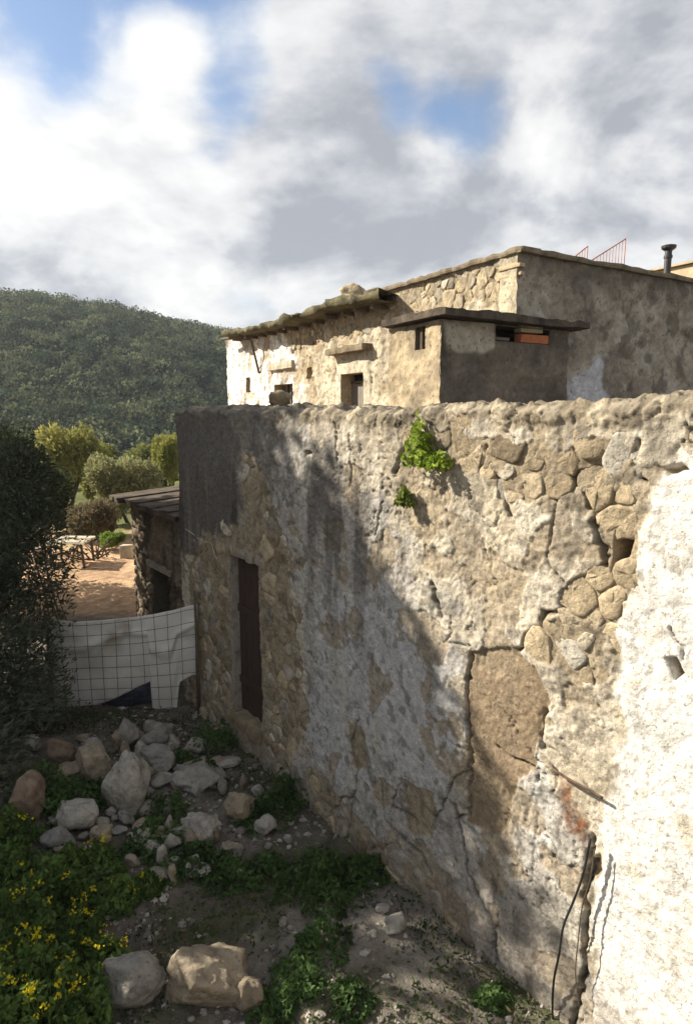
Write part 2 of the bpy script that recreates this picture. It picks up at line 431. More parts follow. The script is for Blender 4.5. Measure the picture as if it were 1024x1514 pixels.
def make_tree(name, label, base, blobs, n, leaf, c1, c2, trunk_r, seed, group=None, c3=None, cat='tree', limbs=5, aspect=.42, hollow=.45):
    """base on the ground; blobs: (centre, radii) relative to the base"""
    rng = np.random.default_rng(seed); base = np.asarray(base, float)
    root = empty(name, base); tag(root, label, cat, group)
    top = max(blobs, key=lambda q: q[0][2]); zt = np.asarray(top[0], float)
    mb = MB(); tp = [np.array([0, 0, -.15])]
    for i in range(1, 5): tp.append(zt * (i / 4) * np.array([1, 1, .8]) * (i / 4) ** .3 + rng.normal(0, .05, 3) * zt[2] * .15)
    mb.tube(tp, [trunk_r * k for k in (1.25, 1.0, .8, .55, .25)], 9)
    for i in range(min(limbs, len(blobs) * 2)):
        c = np.asarray(blobs[i % len(blobs)][0], float) + rng.normal(0, .25, 3) * np.asarray(blobs[i % len(blobs)][1])
        s = tp[1] * (.4 + .4 * rng.random()) + tp[2] * .5
        m = (s + c) / 2 + rng.normal(0, .08, 3) * zt[2] * .3
        mb.tube([s, m, c], [trunk_r * .5, trunk_r * .32, trunk_r * .1], 6)
    mb.build('trunk', M['bark'], root, smooth=True)
    P, O = crown_points(n, blobs, rng, hollow)
    keep = P[:, 2] + base[2] > ground_z(P[:, 0] + base[0], P[:, 1] + base[1]) + .02; P, O = P[keep], O[keep]
    link('crown', leaf_mesh('crown', P, leaf, leaf_cols(P, c1, c2, c3, 1.6 / max(.5, zt[2] * .3), rng), rng, outward=O, aspect=aspect), M['leaf'], root)
    return root

# ------------------------------------------------------------------ facades: height-field walls with real openings
class Facade:
    def __init__(s, O, ang_dir, N):
        s.O = np.asarray(O, float); s.D = np.asarray(ang_dir, float); s.N = np.asarray(N, float); s.Z = np.array([0, 0, 1.])
    def uz(s, x, y, off=0.0):                       # photo pixel -> wall coordinates, on the plane pushed out by off
        r = pray(x, y); O = s.O + s.N * off; t = ((O - CAM) @ s.N) / (r @ s.N); P = CAM + r * t
        return float((P - s.O) @ s.D), float(P[2])
    def poly(s, L): return [s.uz(*p) for p in L]
    def at(s, u, z, h=0.0):
        u = np.asarray(u, float)[..., None]; z = np.asarray(z, float)[..., None]; h = np.asarray(h, float)[..., None]
        return s.O * np.array([1, 1, 0]) + s.D * u + s.Z * z + s.N * h
def snap(a, marks):
    a = list(a)
    for m in marks:
        i = int(np.argmin(np.abs(np.array(a) - m))); a[i] = m
    return np.array(sorted(a))
def facade_mesh(name, fc, us, zs, hfun, holes=(), reveal_col=(.2, .17, .13), depth=.3, wrap=0.0, ztop=None, wrap_down=0.0):
    """holes: (u0,u1,z0,z1,depth, closed). hfun(U,Z)->(h, color). wrap: thickness of the wall head carried over the top."""
    for hl in holes: us = snap(us, hl[:2]); zs = snap(zs, hl[2:4])
    U, Zv = np.meshgrid(us, zs)
    h, c = hfun(U, Zv)
    if ztop is not None:
        zmax = zs[-1]; zmin = zs[0]; k = (Zv - zmin) / (zmax - zmin)
        Zp = Zv + (ztop(U) - zmax) * k ** 6
        h = h - .05 * sstep(Zv, zmax - .05, zmax) ** 2
    else: Zp = Zv
    V = fc.at(U, Zp, h); ny, nx = U.shape
    fcs = grid_faces(nx, ny)[:, ::1]
    cu = (us[:-1] + us[1:]) / 2; cz = (zs[:-1] + zs[1:]) / 2
    CU, CZ = np.meshgrid(cu, cz); keep = np.ones(CU.shape, bool)
    for (u0, u1, z0, z1, *_r) in holes: keep &= ~((CU > u0) & (CU < u1) & (CZ > z0) & (CZ < z1))
    fcs = fcs[keep.ravel()]
    VV = [V.reshape(-1, 3)]; CC = [c.reshape(-1, 3)]; FF = [fcs]; n = nx * ny
    if wrap:                                            # wall head: rows running back over the top and down the far side
        dp = list(np.linspace(.015, wrap, 22)[0:]); rows = []
        for i, dd in enumerate(dp):
            t = ztop(us) if ztop is not None else np.full(us.shape, zs[-1])
            zz = t + .022 * fbm(us * 7, np.full(us.shape, dd * 7), seed=91, oct=5) + .012
            zz = zz + .016 * fbm(us * 19, np.full(us.shape, dd * 19), seed=93, oct=3); rows.append(fc.at(us, zz, h[-1] * math.exp(-dd / .06) - dd + .02 * fbm(us * 9, np.full(us.shape, dd * 11), seed=94, oct=3) * (0 < i < len(dp) - 1)))
        rows.append(fc.at(us, ztop(us) - wrap_down if ztop is not None else np.full(us.shape, zs[-1] - wrap_down), np.full(us.shape, -wrap)))
        R = np.concatenate(rows); VV.append(R)
        UT, DT = np.meshgrid(us, np.append(dp, wrap)); k1 = sstep(fbm(UT * 6, DT * 6, seed=95, oct=5), -.2, .5)[..., None]; k2 = sstep(fbm(UT * 11, DT * 11, seed=96, oct=4), .25, .6)[..., None]
        ct = np.array([.27, .225, .155]) * (1 - k1) + np.array([.12, .102, .076]) * k1; ct = ct * (1 - .7 * k2) + np.array([.42, .37, .28]) * .7 * k2; CC.append(ct.reshape(-1, 3))
        prev = np.arange(n - nx, n)
        for i in range(len(rows)):
            cur = n + i * nx + np.arange(nx)
            FF.append(np.stack([prev[:-1], prev[1:], cur[1:], cur[:-1]], -1)); prev = cur
        n += len(R)
    for (u0, u1, z0, z1, dpt, closed) in holes:         # jambs, head and sill of each opening follow the rough edge
        iu = np.where((us >= u0 - 1e-6) & (us <= u1 + 1e-6))[0]; iz = np.where((zs >= z0 - 1e-6) & (zs <= z1 + 1e-6))[0]
        loop = [iz[0] * nx + i for i in iu] + [i * nx + iu[-1] for i in iz[1:]] + [iz[-1] * nx + i for i in iu[::-1][1:]] + [i * nx + iu[0] for i in iz[::-1][1:-1]]
        loop = np.array(loop); P = V.reshape(-1, 3)[loop]
        back = P - fc.N * (((P - fc.O) @ fc.N) + dpt)[:, None]
        VV += [P, back]; k = len(loop); CC.append(np.tile(np.asarray(reveal_col), (2 * k, 1)))
        i0 = n + np.arange(k); j0 = n + k + np.arange(k)
        FF.append(np.stack([i0, j0, np.roll(j0, -1), np.roll(i0, -1)], -1)); n += 2 * k
        if closed:
            VV.append(fc.at(np.array([u0, u1, u1, u0]), np.array([z0, z0, z1, z1]), np.full(4, -dpt - .002))); CC.append(np.tile(np.asarray(reveal_col) * .8, (4, 1)))
            FF.append(np.array([[n, n + 1, n + 2, n + 3]])); n += 4
    me = mesh_np(name, np.concatenate(VV), np.concatenate(FF), np.clip(np.concatenate(CC), .008, .85))
    return me
def voronoi_cells(seeds, rads, gap):
    """rounded polygons round each seed, cut halfway to its neighbours"""
    seeds = np.asarray(seeds, float); out = []
    for i, (p, R) in enumerate(zip(seeds, rads)):
        a0 = RNG.random() * 6.3
        poly = [p + 1.45 * R * np.array([math.cos(a0 + k * math.pi / 7), math.sin(a0 + k * math.pi / 7)]) * (.86 + .28 * RNG.random()) for k in range(14)]
        for j, q in enumerate(seeds):
            d = q - p; L = np.hypot(*d)
            if j == i or L > R + rads[j] + .3 or L < 1e-6: continue
            wgt = R / (R + rads[j]); d = d / L; lim = L * wgt - gap; new = []
            for k in range(len(poly)):
                A, B = poly[k], poly[(k + 1) % len(poly)]; da, db = (A - p) @ d - lim, (B - p) @ d - lim
                if da <= 0: new.append(A)
                if da * db < 0: new.append(A + (B - A) * (da / (da - db)))
            poly = new
            if len(poly) < 3: break
        if len(poly) < 3: out.append(None); continue
        q = []
        for k in range(len(poly)):                        # round the corners
            A, B = poly[k], poly[(k + 1) % len(poly)]; q += [A * .86 + B * .14, A * .14 + B * .86]
        out.append(np.array(q))
    return out
def stone_mesh(poly, hgt, flat=.84):
    c = poly.mean(0); L = poly - c; n = len(poly); V = []; tilt = RNG.normal(0, .10, 2)
    for s, hh in ((1.0, -.05), (1.0, hgt * .45), (.95, hgt * .86), (flat, hgt), (.35, hgt * 1.04)):
        for q in L:
            j = RNG.normal(0, .012, 2) * np.hypot(*q) * (s < 1)
            V.append((*(q * s + j), hh + (q * s) @ tilt * (hh > 0) + RNG.normal(0, hgt * .13) * (s < 1)))
    V.append((0, 0, hgt * 1.05)); Fc = []
    for r in range(4):
        for k in range(n):
            k2 = (k + 1) % n; Fc.append((r * n + k, r * n + k2, (r + 1) * n + k2, (r + 1) * n + k))
    Fc += [(4 * n + k, 4 * n + (k + 1) % n, 5 * n) for k in range(n)]
    return c, V, Fc
def lay_stones(fc, seeds, rads, gap, parent, hbase, hgt, mats, name='stone', weights=None, cells=None):
    cells = cells or voronoi_cells(seeds, rads, gap); made = 0
    for poly in cells:
        if poly is None: continue
        hg = hgt * (.65 + .7 * RNG.random()); c, V, Fc = stone_mesh(poly, hg)
        if np.ptp(poly[:, 0]) < .03 or np.ptp(poly[:, 1]) < .03: continue
        b0 = float(hbase(np.array([c[0]]), np.array([c[1]]))[0])
        P = [fc.D * v[0] + fc.Z * v[1] + fc.N * v[2] for v in V]
        me = bpy.data.meshes.new(name); me.from_pydata([tuple(p) for p in P], [], Fc); me.update()
        me.polygons.foreach_set('use_smooth', np.ones(len(me.polygons), bool))
        o = link(name, me, random.choices(mats, weights)[0], parent); o.location = tuple(fc.at(c[0], c[1], b0).ravel()); made += 1
    return made
def scatter(polys, rmin, rmax, avoid=(), tries=6000, limit=200, stretch=1.35):
    """dart throwing inside polygons in wall coordinates; returns seeds and radii"""
    S = []; Rr = []
    xs = [p[0] for q in polys for p in q]; ys = [p[1] for q in polys for p in q]
    for _ in range(tries):
        p = np.array([random.uniform(min(xs), max(xs)), random.uniform(min(ys), max(ys))]); r = rmin + (rmax - rmin) * random.random() ** 1.7
        if not any(inside(p[0], p[1], q) for q in polys): continue
        if any((a[0] - r * .7 < p[0] < a[1] + r * .7) and (a[2] - r * .6 < p[1] < a[3] + r * .6) for a in avoid): continue
        if all(np.hypot((p[0] - q[0]) / stretch, p[1] - q[1]) > (r + rr) * .80 for q, rr in zip(S, Rr)): S.append(p); Rr.append(r)
        if len(S) >= limit: break
    return S, Rr

# ================================================================== the low stone outbuilding with the long wall
ANG = math.radians(37.2)
B0 = on_ground(830, 1500)
WF = Facade(B0 * np.array([1, 1, 0]), (-math.sin(ANG), math.cos(ANG), 0), (-math.cos(ANG), -math.sin(ANG), 0))
U_END = WF.uz(266, 640)[0]; U_NEAR = -1.9
WT = WF.uz(300, 606)[1]
WTOP = ZC + .05
building = empty('stone_outbuilding', WF.at(2.0, 0.0).ravel())
tag(building, 'low flat-roofed stone outbuilding with long cracked plaster wall and narrow brown door', 'building')
building_inv = building.location.copy()
def under(o, par):                                      # parent and keep the world place
    o.parent = par; o.matrix_parent_inverse.identity(); o.location = Vector(o.location) - par_world(par); return o
def par_world(p):
    v = Vector((0, 0, 0))
    while p is not None: v = v + p.location; p = p.parent
    return v

du0, dz1 = WF.uz(389, 850); du1, _ = WF.uz(349, 840); dz1 = WF.uz(368, 826)[1]; dz0 = WF.uz(375, 1062)[1]
DOOR = (du0, du1, max(.30, dz0), dz1)
pz = WF.poly
RUB_DOOR = pz([(364, 660), (395, 705), (429, 803), (440, 880), (452, 970), (457, 1060), (440, 1130), (400, 1150), (340, 1110), (292, 1060), (284, 840), (318, 775), (362, 765)])
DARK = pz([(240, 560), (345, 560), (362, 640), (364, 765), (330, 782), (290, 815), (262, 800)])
GREY = pz([(364, 640), (400, 700), (430, 800), (441, 880), (453, 970), (457, 1100), (430, 1150), (520, 1270), (600, 1330), (740, 1440), (860, 1500), (866, 1320), (850, 1240), (800, 1150), (738, 1240), (690, 1215), (690, 960), (655, 900), (605, 800), (570, 720), (500, 690), (440, 600), (380, 590)])
PALE = pz([(462, 880), (560, 860), (640, 930), (685, 1000), (690, 1130), (680, 1200), (600, 1160), (560, 1130), (500, 1160), (455, 1100)])
WHITE = pz([(1500, 640), (1010, 650), (965, 730), (945, 790), (940, 860), (905, 940), (905, 1010), (918, 1080), (905, 1150), (893, 1200), (886, 1290), (880, 1400), (872, 1600), (1500, 1900)])
MUD = pz([(695, 965), (760, 950), (800, 985), (806, 1050), (792, 1130), (760, 1150), (735, 1238), (685, 1215), (690, 1100)])
RUST = pz([(828, 1150), (850, 1168), (866, 1215), (858, 1232), (836, 1205)])
CHIP = pz([(797, 1108), (812, 1150), (822, 1180), (806, 1240), (790, 1260), (770, 1210), (785, 1180)])
BARE = [RUB_DOOR,
        pz([(596, 1150), (640, 1172), (632, 1232), (600, 1225)]), pz([(515, 1070), (538, 1075), (540, 1135), (520, 1130)]),
        pz([(880, 700), (945, 735), (945, 790), (940, 850), (905, 930), (900, 1000), (850, 1000), (800, 985), (770, 950), (800, 925), (828, 905), (835, 870), (885, 848), (893, 815), (872, 765), (865, 720)]),
        pz([(440, 1140), (520, 1250), (600, 1330), (720, 1440), (690, 1340), (640, 1290), (560, 1230), (470, 1130)]),
        pz([(600, 640), (680, 640), (760, 655), (880, 650), (940, 690), (900, 720), (830, 720), (760, 740), (700, 700), (620, 700)])]
CRACKS = [([(820, 735), (815, 780), (808, 822), (822, 845), (838, 862)], .006, .02), ([(868, 730), (882, 768), (880, 790), (893, 815), (890, 848), (866, 856), (848, 862), (832, 878), (828, 902), (806, 908)], .012, .06),
          ([(736, 708), (742, 735), (753, 762)], .013, .06), ([(640, 862), (646, 890), (656, 912)], .012, .05), ([(885, 700), (862, 706), (842, 718), (816, 732)], .018, .08),
          ([(700, 960), (694, 1040), (692, 1110), (686, 1205), (668, 1212)], .007, .03), ([(806, 905), (800, 930), (782, 950), (770, 962)], .011, .05), ([(735, 1103), (752, 1120), (790, 1136), (793, 1150)], .008, .03),
          ([(532, 1060), (516, 1095), (530, 1155), (526, 1200), (525, 1290)], .008, .03), ([(500, 1175), (498, 1225), (502, 1270)], .007, .02), ([(532, 1180), (512, 1178), (500, 1195)], .008, .03), ([(640, 1210), (672, 1150), (692, 1140)], .008, .03),
          ([(876, 1235), (868, 1280), (862, 1330), (866, 1420), (858, 1500), (850, 1560)], .014, .07), ([(790, 1205), (784, 1290), (790, 1310)], .005, .015), ([(668, 1190), (690, 1290), (706, 1325)], .012, .04),
          ([(560, 1150), (575, 1210), (622, 1258), (642, 1290)], .009, .03), ([(566, 742), (560, 765), (553, 790)], .008, .03), ([(508, 900), (514, 945), (522, 975), (542, 1002)], .006, .02), ([(592, 1150), (580, 1190), (612, 1210)], .008, .03),
          ([(560, 1250), (590, 1240), (610, 1262)], .006, .02), ([(660, 1180), (676, 1210), (700, 1240)], .007, .025), ([(720, 660), (714, 700)], .01, .04), ([(515, 640), (520, 700), (516, 720)], .008, .03), ([(495, 620), (500, 680)], .007, .03),
          ([(612, 640), (596, 665), (580, 700)], .010, .04), ([(806, 1050), (798, 1085), (806, 1110)], .010, .04), ([(670, 910), (672, 935), (660, 950), (700, 955)], .006, .02), ([(948, 660), (935, 690), (955, 715)], .009, .04), ([(990, 930), (1005, 960), (1010, 975)], .005, .02),
          ([(640, 1060), (668, 1100), (690, 1110)], .004, .012), ([(720, 1290), (740, 1350), (735, 1400)], .006, .02), ([(560, 1000), (552, 1040), (560, 1090)], .004, .012), ([(705, 1320), (730, 1360), (745, 1420)], .008, .03)]
HOLES_SOFT = [([(912, 780), (936, 778), (930, 815), (915, 862), (903, 860), (905, 815)], .17), ([(984, 975), (1000, 972), (1014, 998), (998, 1005)], .13), ([(868, 1270), (890, 1262), (892, 1296), (872, 1305)], .07), ([(846, 700), (884, 694), (880, 714), (846, 722)], .08),
              ([(898, 878), (905, 890), (893, 903), (886, 895)], .08), ([(640, 690), (655, 694), (650, 704)], .05), ([(455, 668), (466, 668), (464, 676), (456, 676)], .06), ([(812, 1125), (826, 1140), (822, 1152)], .05), ([(980, 700), (1015, 690), (1030, 704), (990, 712)], .07)]
def wall_base_h(u, z):
    return .05 * fbm(u * .45, z * .45, seed=51, oct=2) + .008 * fbm(u * 2.2, z * 2.2, seed=52, oct=2) + .10 * sstep(.75 - z, 0, .9)
def wall_h(U, Z):
    wob = fbm(U * 5, Z * 5, seed=60, oct=5); wob2 = fbm(U * 5, Z * 5, seed=64, oct=5)
    fine = fbm(U * 22, Z * 22, seed=66, oct=4); big = fbm(U * .9, Z * .9, seed=70, oct=4)
    Uw, Zw = U + .035 * wob, Z + .035 * wob2
    base = wall_base_h(U, Z)
    bare = np.zeros(U.shape)
    for i, q in enumerate(BARE):
        bare = np.maximum(bare, sstep(sdf(Uw, Zw, q) + .05 * wob, -.006, .012))
    white = sstep(sdf(Uw, Zw, WHITE) + .08 * wob, -.02, .05); grey = sstep(sdf(Uw, Zw, GREY) + .18 * wob + .1 * big, -.08, .12)
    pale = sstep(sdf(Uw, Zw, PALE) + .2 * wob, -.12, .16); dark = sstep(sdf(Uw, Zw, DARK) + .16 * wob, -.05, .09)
    mud = sstep(sdf(Uw, Zw, MUD) + .02 * wob, -.006, .012); rust = sstep(sdf(Uw, Zw, RUST) + .06 * wob, -.05, .05); chip = sstep(sdf(Uw, Zw, CHIP) + .015 * wob, -.008, .01)
    cop = sstep(Z + .06 * wob, WTOP - .17, WTOP - .08)
    bare = bare * (1 - cop * .8) * (1 - dark)
    # relief
    rough = .0046 * fbm(U * 38, Z * 38, seed=80, oct=3) + .0030 * fbm(U * 11, Z * 11, seed=81, oct=4)
    f1, f2, idv = worley(U * 7 + .6 * wob, Z * 9 + .6 * wob2, 3)                  # stones telegraphing through thin render
    tele = (sstep(f2 - f1, 0, .35) - .5) * .0055
    lum = (1 - pale * .6) * (1 - white * .35)
    h = base + .030 * (1 - bare) + .017 * bare + .010 * bare * fbm(U * 7, Z * 7, seed=83, oct=3) + rough * (1 - .45 * pale * grey) * (1 - .45 * white) * (1 - dark * .5) + tele * lum * (1 - mud)
    h -= mud * .022; h += white * .012; h += dark * .012
    h -= chip * .006
    # ragged wall head
    g1, g2, gid = worley(U * 8.5 + .5 * wob, Z * 11 + .5 * wob2, 41); h += cop * ((sstep(g2 - g1, 0, .25) * (gid - .2)) * .022 + .014 * fbm(U * 9, Z * 9, seed=84, oct=5))
    crack_dark = np.zeros(U.shape)
    for (pp, wd, dp) in CRACKS:
        d = seg_dist(U + .018 * fine + .02 * wob, Z + .018 * wob2, pz(pp)); e = np.exp(-(d / (wd * 1.15)) ** 2)
        h -= dp * 1.2 * e; crack_dark = np.maximum(crack_dark, e * min(1, dp / .03))
    ck, ckd, _ = worley(U * 1.5 + .35 * wob, Z * 1.5 + .35 * wob2, 17)
    net = np.exp(-((ckd - ck) / .016) ** 2) * sstep(big, -.1, .3) * (1 - bare) * (1 - dark) * (1 - white * .7)
    h -= .020 * net; crack_dark = np.maximum(crack_dark, net * .8)
    # spalled flakes: shallow scabs where the top coat has dropped
    sp = sstep(fbm(U * 3.1 + 7, Z * 3.1, seed=88, oct=5), .34, .38) * (1 - bare) * (1 - white) * (1 - dark); h -= .011 * sp
    cav = np.zeros(U.shape)
    for pp, dp in HOLES_SOFT:
        k = sstep(sdf(Uw * .4 + U * .6, Zw * .4 + Z * .6, pz(pp)), -.008, .028); h -= dp * k; cav = np.maximum(cav, k)
    # colour of the coats themselves
    tan = np.array([.49, .435, .34]); greyc = np.array([.36, .342, .315]); palec = np.array([.49, .48, .465]); whitec = np.array([.76, .735, .68]); darkc = np.array([.115, .102, .09])
    mudc = np.array([.27, .205, .135]); mort = np.array([.30, .24, .16]); lich = np.array([.13, .115, .09])
    def mx(c, t, k): return c * (1 - k[..., None]) + np.asarray(t) * k[..., None]
    c = np.tile(tan, U.shape + (1,)) * (1 + .20 * big[..., None] + .14 * wob[..., None])
    ochre = sstep(fbm(U * 1.7, Z * 1.7, seed=98, oct=4), .0, .6); c = mx(c, np.array([.43, .35, .235]), ochre * .35)
    flk = sstep(fbm(U * 6, Z * 6, seed=101, oct=5), .12, .5); c = mx(c, (.60, .55, .46), flk * .6)
    c = mx(c, greyc, grey * .85); c = mx(c, palec, grey * pale * .9)
    c = mx(c, (.48, .45, .38), grey * sstep(fbm(U * 3, Z * 1.2, seed=103, oct=5), .15, .6) * .7)
    c = mx(c, whitec, white * (1 - .35 * sstep(fbm(U * 4, Z * 4, seed=105, oct=5), .15, .6)))
    c = mx(c, (.50, .42, .29), white * sstep(fbm(U * 2.4, Z * 2.4, seed=107, oct=5), .42, .6) * .5)
    c = mx(c, mudc * (1 + .0), mud); c = mx(c, (.52, .50, .46), chip * .8)
    c = mx(c, mort, bare * .9); c = mx(c, mort * 1.05, sp * .7)
    streak = sstep(fbm(U * 5.5, Z * .55, seed=110, oct=5), .05, .55) * sstep(Z, .9, 3.6)               # black lichen runs below the wall head
    c = mx(c, (.12, .11, .098), streak * (.30 + .55 * grey) * (1 - white * .8) * (1 - .6 * bare))
    spots = sstep(fbm(U * 13, Z * 11, seed=113, oct=4), .28, .5); c = mx(c, lich, spots * .55 * (1 - white * .55) * (1 - mud * .6))
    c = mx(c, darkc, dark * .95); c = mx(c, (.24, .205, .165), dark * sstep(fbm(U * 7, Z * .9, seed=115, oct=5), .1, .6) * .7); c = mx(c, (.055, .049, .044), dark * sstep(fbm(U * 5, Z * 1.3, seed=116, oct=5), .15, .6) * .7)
    c = mx(c, (.21, .175, .12), cop * .75); c = mx(c, (.12, .10, .075), cop * sstep(wob, -.1, .5) * .8)
    c = mx(c, (.36, .31, .23), cop * sstep(gid, .55, .8) * .6); c = mx(c, (.45, .39, .28), cop * sstep(fbm(U * 7, Z * 7, seed=118, oct=3), .35, .6) * .8)
    c = mx(c, (.19, .078, .036), rust * (.45 + .5 * sstep(fine, -.3, .3)))
    upl = sstep(WF.uz(455, 640)[0] - .0 + .5 * wob - U, 0, -.5) * sstep(Z + .25 * wob, 3.0, 3.5) * (1 - bare); c = mx(c, (.17, .155, .135), np.clip(upl, 0, 1) * .75)
    foot_tone = sstep(.75 + .25 * big - Z, 0, .6); c = mx(c, (.25, .21, .165), foot_tone * .5)  # browner towards the wall foot, with an uneven upper edge
    c = mx(c, (.33, .24, .13), cav * .8)
    c = mx(c, (.085, .07, .05), crack_dark * .75)  # crack lines coloured darker to stand out from the coats
    c = c * (1 + .14 * fine[..., None])
    return h, c
us = [U_NEAR]
while us[-1] < U_END: us.append(us[-1] + (.0085 if us[-1] < 2.2 else .0125) * (3.0 if us[-1] < -.75 else 1))
us = np.array(us); us[-1] = U_END
zs = np.arange(-.25, WTOP - .004, .0105)
WTOPF = lambda u: WTOP + .022 * fbm(u * 1.1, u * 0 + 3.3, seed=121, oct=3) + .028 * fbm(u * 7, u * 0 + 1.3, seed=122, oct=3) + .02 * sstep(.2 - u, 0, 1.2)
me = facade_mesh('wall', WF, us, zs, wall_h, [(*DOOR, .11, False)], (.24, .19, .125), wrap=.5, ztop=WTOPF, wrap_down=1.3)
wall = link('wall', me, M['wall'], building); wall.location = -Vector(building.location)
wall['label'] = 'long rubble wall with cracked peeling plaster, whitewashed at one end'
AV = [(DOOR[0] - .10, DOOR[1] + .10, 0, DOOR[3] + .28)]
def cz(q): return [q]
S1, R1 = scatter([RUB_DOOR], .045, .125, AV, limit=190)
S2, R2 = scatter([BARE[5]], .06, .125, limit=44)
S4, R4 = scatter([BARE[4]], .05, .11, limit=28)
HAND = [(893, 728, 24), (914, 764, 26), (918, 735, 16), (856, 888, 28), (886, 858, 17), (842, 928, 24), (878, 917, 14), (908, 895, 27), (822, 930, 16), (838, 968, 36), (884, 972, 22), (905, 940, 20), (930, 850, 20), (862, 950, 14), (800, 958, 22), (925, 905, 12), (895, 1005, 20), (860, 1000, 16)]
S3 = []; R3 = []
for x, y, r in HAND:
    u, z = WF.uz(x, y); u2, _ = WF.uz(x + r, y); z2 = WF.uz(x, y - r)[1]; S3.append(np.array([u, z])); R3.append((abs(u2 - u) + abs(z2 - z)) / 2 * .95)
# half of the wall-head and doorway rubble is smeared over with mortar
ws = [M['stone_tan'], M['stone_brown'], M['stone_grey'], M['stone_pale']]
hb = lambda u, z: wall_base_h(u, z) - .004
lay_stones(WF, S1, R1, .006, wall, hb, .029, ws, weights=[3, 4, 3, 1])
lay_stones(WF, S2, R2, .006, wall, hb, .024, ws, weights=[5, 2, 1, 3])
lay_stones(WF, S3, R3, .005, wall, hb, .030, [M['stone_tan'], M['stone_pale']], weights=[2, 1])
lay_stones(WF, S4, R4, .006, wall, hb, .026, ws, weights=[2, 5, 4, 0])
for o in list(wall.children):
    o.location = Vector(o.location) - par_world(wall)
# door, lintel, sill
dd = empty('door', (0, 0, 0)); dd.parent = building
dd.location = Vector(WF.at((DOOR[0] + DOOR[1]) / 2, DOOR[2], -.02).ravel()) - Vector(building.location)
npk = 4; wpk = (DOOR[1] - DOOR[0] + .02) / npk; dorg = WF.at((DOOR[0] + DOOR[1]) / 2, DOOR[2], -.02).ravel()
for k in range(npk):
    mb = MB(); u0 = DOOR[0] - .01 + k * wpk + .004
    mb.box(WF.at(u0, DOOR[2] - .02 - .03 * random.random(), -.055).ravel(), WF.D * (wpk - .008), WF.N * (.030 + .006 * random.random()), WF.Z * (DOOR[3] - DOOR[2] + .01))
    p = mb.build('plank', M['door_wood'], dd, bevel=.003, loc=dorg); p.location = (0, 0, 0)
for zz in (.35, 1.25):
    mb = MB(); mb.box(WF.at(DOOR[0], DOOR[2] + zz, -.023).ravel(), WF.D * (DOOR[1] - DOOR[0]), WF.N * .022, WF.Z * .09)
    p = mb.build('ledge_rail', M['door_wood'], dd, bevel=.003, loc=dorg); p.location = (0, 0, 0)
mb = MB(); mb.box(WF.at(DOOR[0] - .02, DOOR[2] - .05, -.14).ravel(), WF.D * (DOOR[1] - DOOR[0] + .04), WF.N * .02, WF.Z * (DOOR[3] - DOOR[2] + .1))
p = mb.build('dark_interior_sheet', M['black_rubber'], dd, loc=dorg); p.location = (0, 0, 0)  # black sheet added behind the planks, its colour standing in for the dark inside
def part(mb, name, mat, par, **k):
    o = mb.build(name, mat, par, **k); o.location = Vector(o.location) - par_world(par); return o
hl = float(wall_base_h(np.array([DOOR[0]]), np.array([DOOR[3]]))[0])
def strip(fc, u0, u1, z0, z1, h0, h1, n=40, jz=.012, rise=0.0):
    """a rough bar of stone along a facade"""
    mb = MB(); us_ = np.linspace(u0, u1, n); a = RNG.normal(0, jz, n); q = RNG.normal(0, jz * .8, n)
    sec = [(z0, h0), (z0, h1), ((z0 + z1) / 2, h1 + jz * .6), (z1, h1), (z1, h0)]; m = len(sec)
    for i, u in enumerate(us_):
        for k, (z, h) in enumerate(sec): mb.v.append(tuple(fc.at(u, z + rise * i / n + a[i] * (1 if z == z1 else .4), h + (q[i] if k in (1, 2, 3) else 0)).ravel()))
    for i in range(n - 1):
        for k in range(m): mb.f.append((i * m + k, i * m + (k + 1) % m, i * m + m + (k + 1) % m, i * m + m + k))
    mb.f += [tuple(range(m - 1, -1, -1)), tuple((n - 1) * m + k for k in range(m))]; return mb
part(strip(WF, DOOR[0] - .16, DOOR[1] + .12, DOOR[3] - .02, DOOR[3] + .09, -.14, hl + .035, 16, .012, .05), 'lintel', M['stone_grey'], building)
part(strip(WF, DOOR[0] - .05, DOOR[1] + .08, DOOR[2] - .14, DOOR[2] - .0, -.15, hl + .09, 12, .016), 'doorstep', M['stone_brown'], building)
mb = MB(); zz_ = np.linspace(DOOR[2], DOOR[3] - .03, 14)
for i, z in enumerate(zz_):
    w0 = .03 + RNG.normal(0, .010)
    for (u, h) in ((DOOR[1] - .012, -.12), (DOOR[1] - .012, hl + .03), (DOOR[1] + w0, hl + .032), (DOOR[1] + w0, -.12)): mb.v.append(tuple(WF.at(u, z, h + RNG.normal(0, .003)).ravel()))
for i in range(13):
    for k in range(4): mb.f.append((i * 4 + k, i * 4 + (k + 1) % 4, i * 4 + 4 + (k + 1) % 4, i * 4 + 4 + k))
part(mb, 'door_jamb', M['stone_grey'], building)
# end wall, rear wall and earthen roof
DEP = 2.7
mb = MB(); mb.box(WF.at(U_END - .5, -.2, -.04).ravel(), WF.D * .47, -WF.N * DEP, WF.Z * (WTOP - .05 + .2))
part(mb, 'end_wall', M['stone_brown'], building)
mb = MB(); mb.box(WF.at(U_NEAR, 2.55, -.505).ravel(), WF.D * (U_END - U_NEAR - .52), -WF.N * (DEP - .5), WF.Z * .25)
part(mb, 'roof', M['terrace'], building)
mb = MB(); mb.box(WF.at(U_NEAR, -.2, -DEP - .005).ravel(), WF.D * (U_END - U_NEAR), -WF.N * .35, WF.Z * 3.05)
part(mb, 'rear_wall', M['stone_brown'], building)

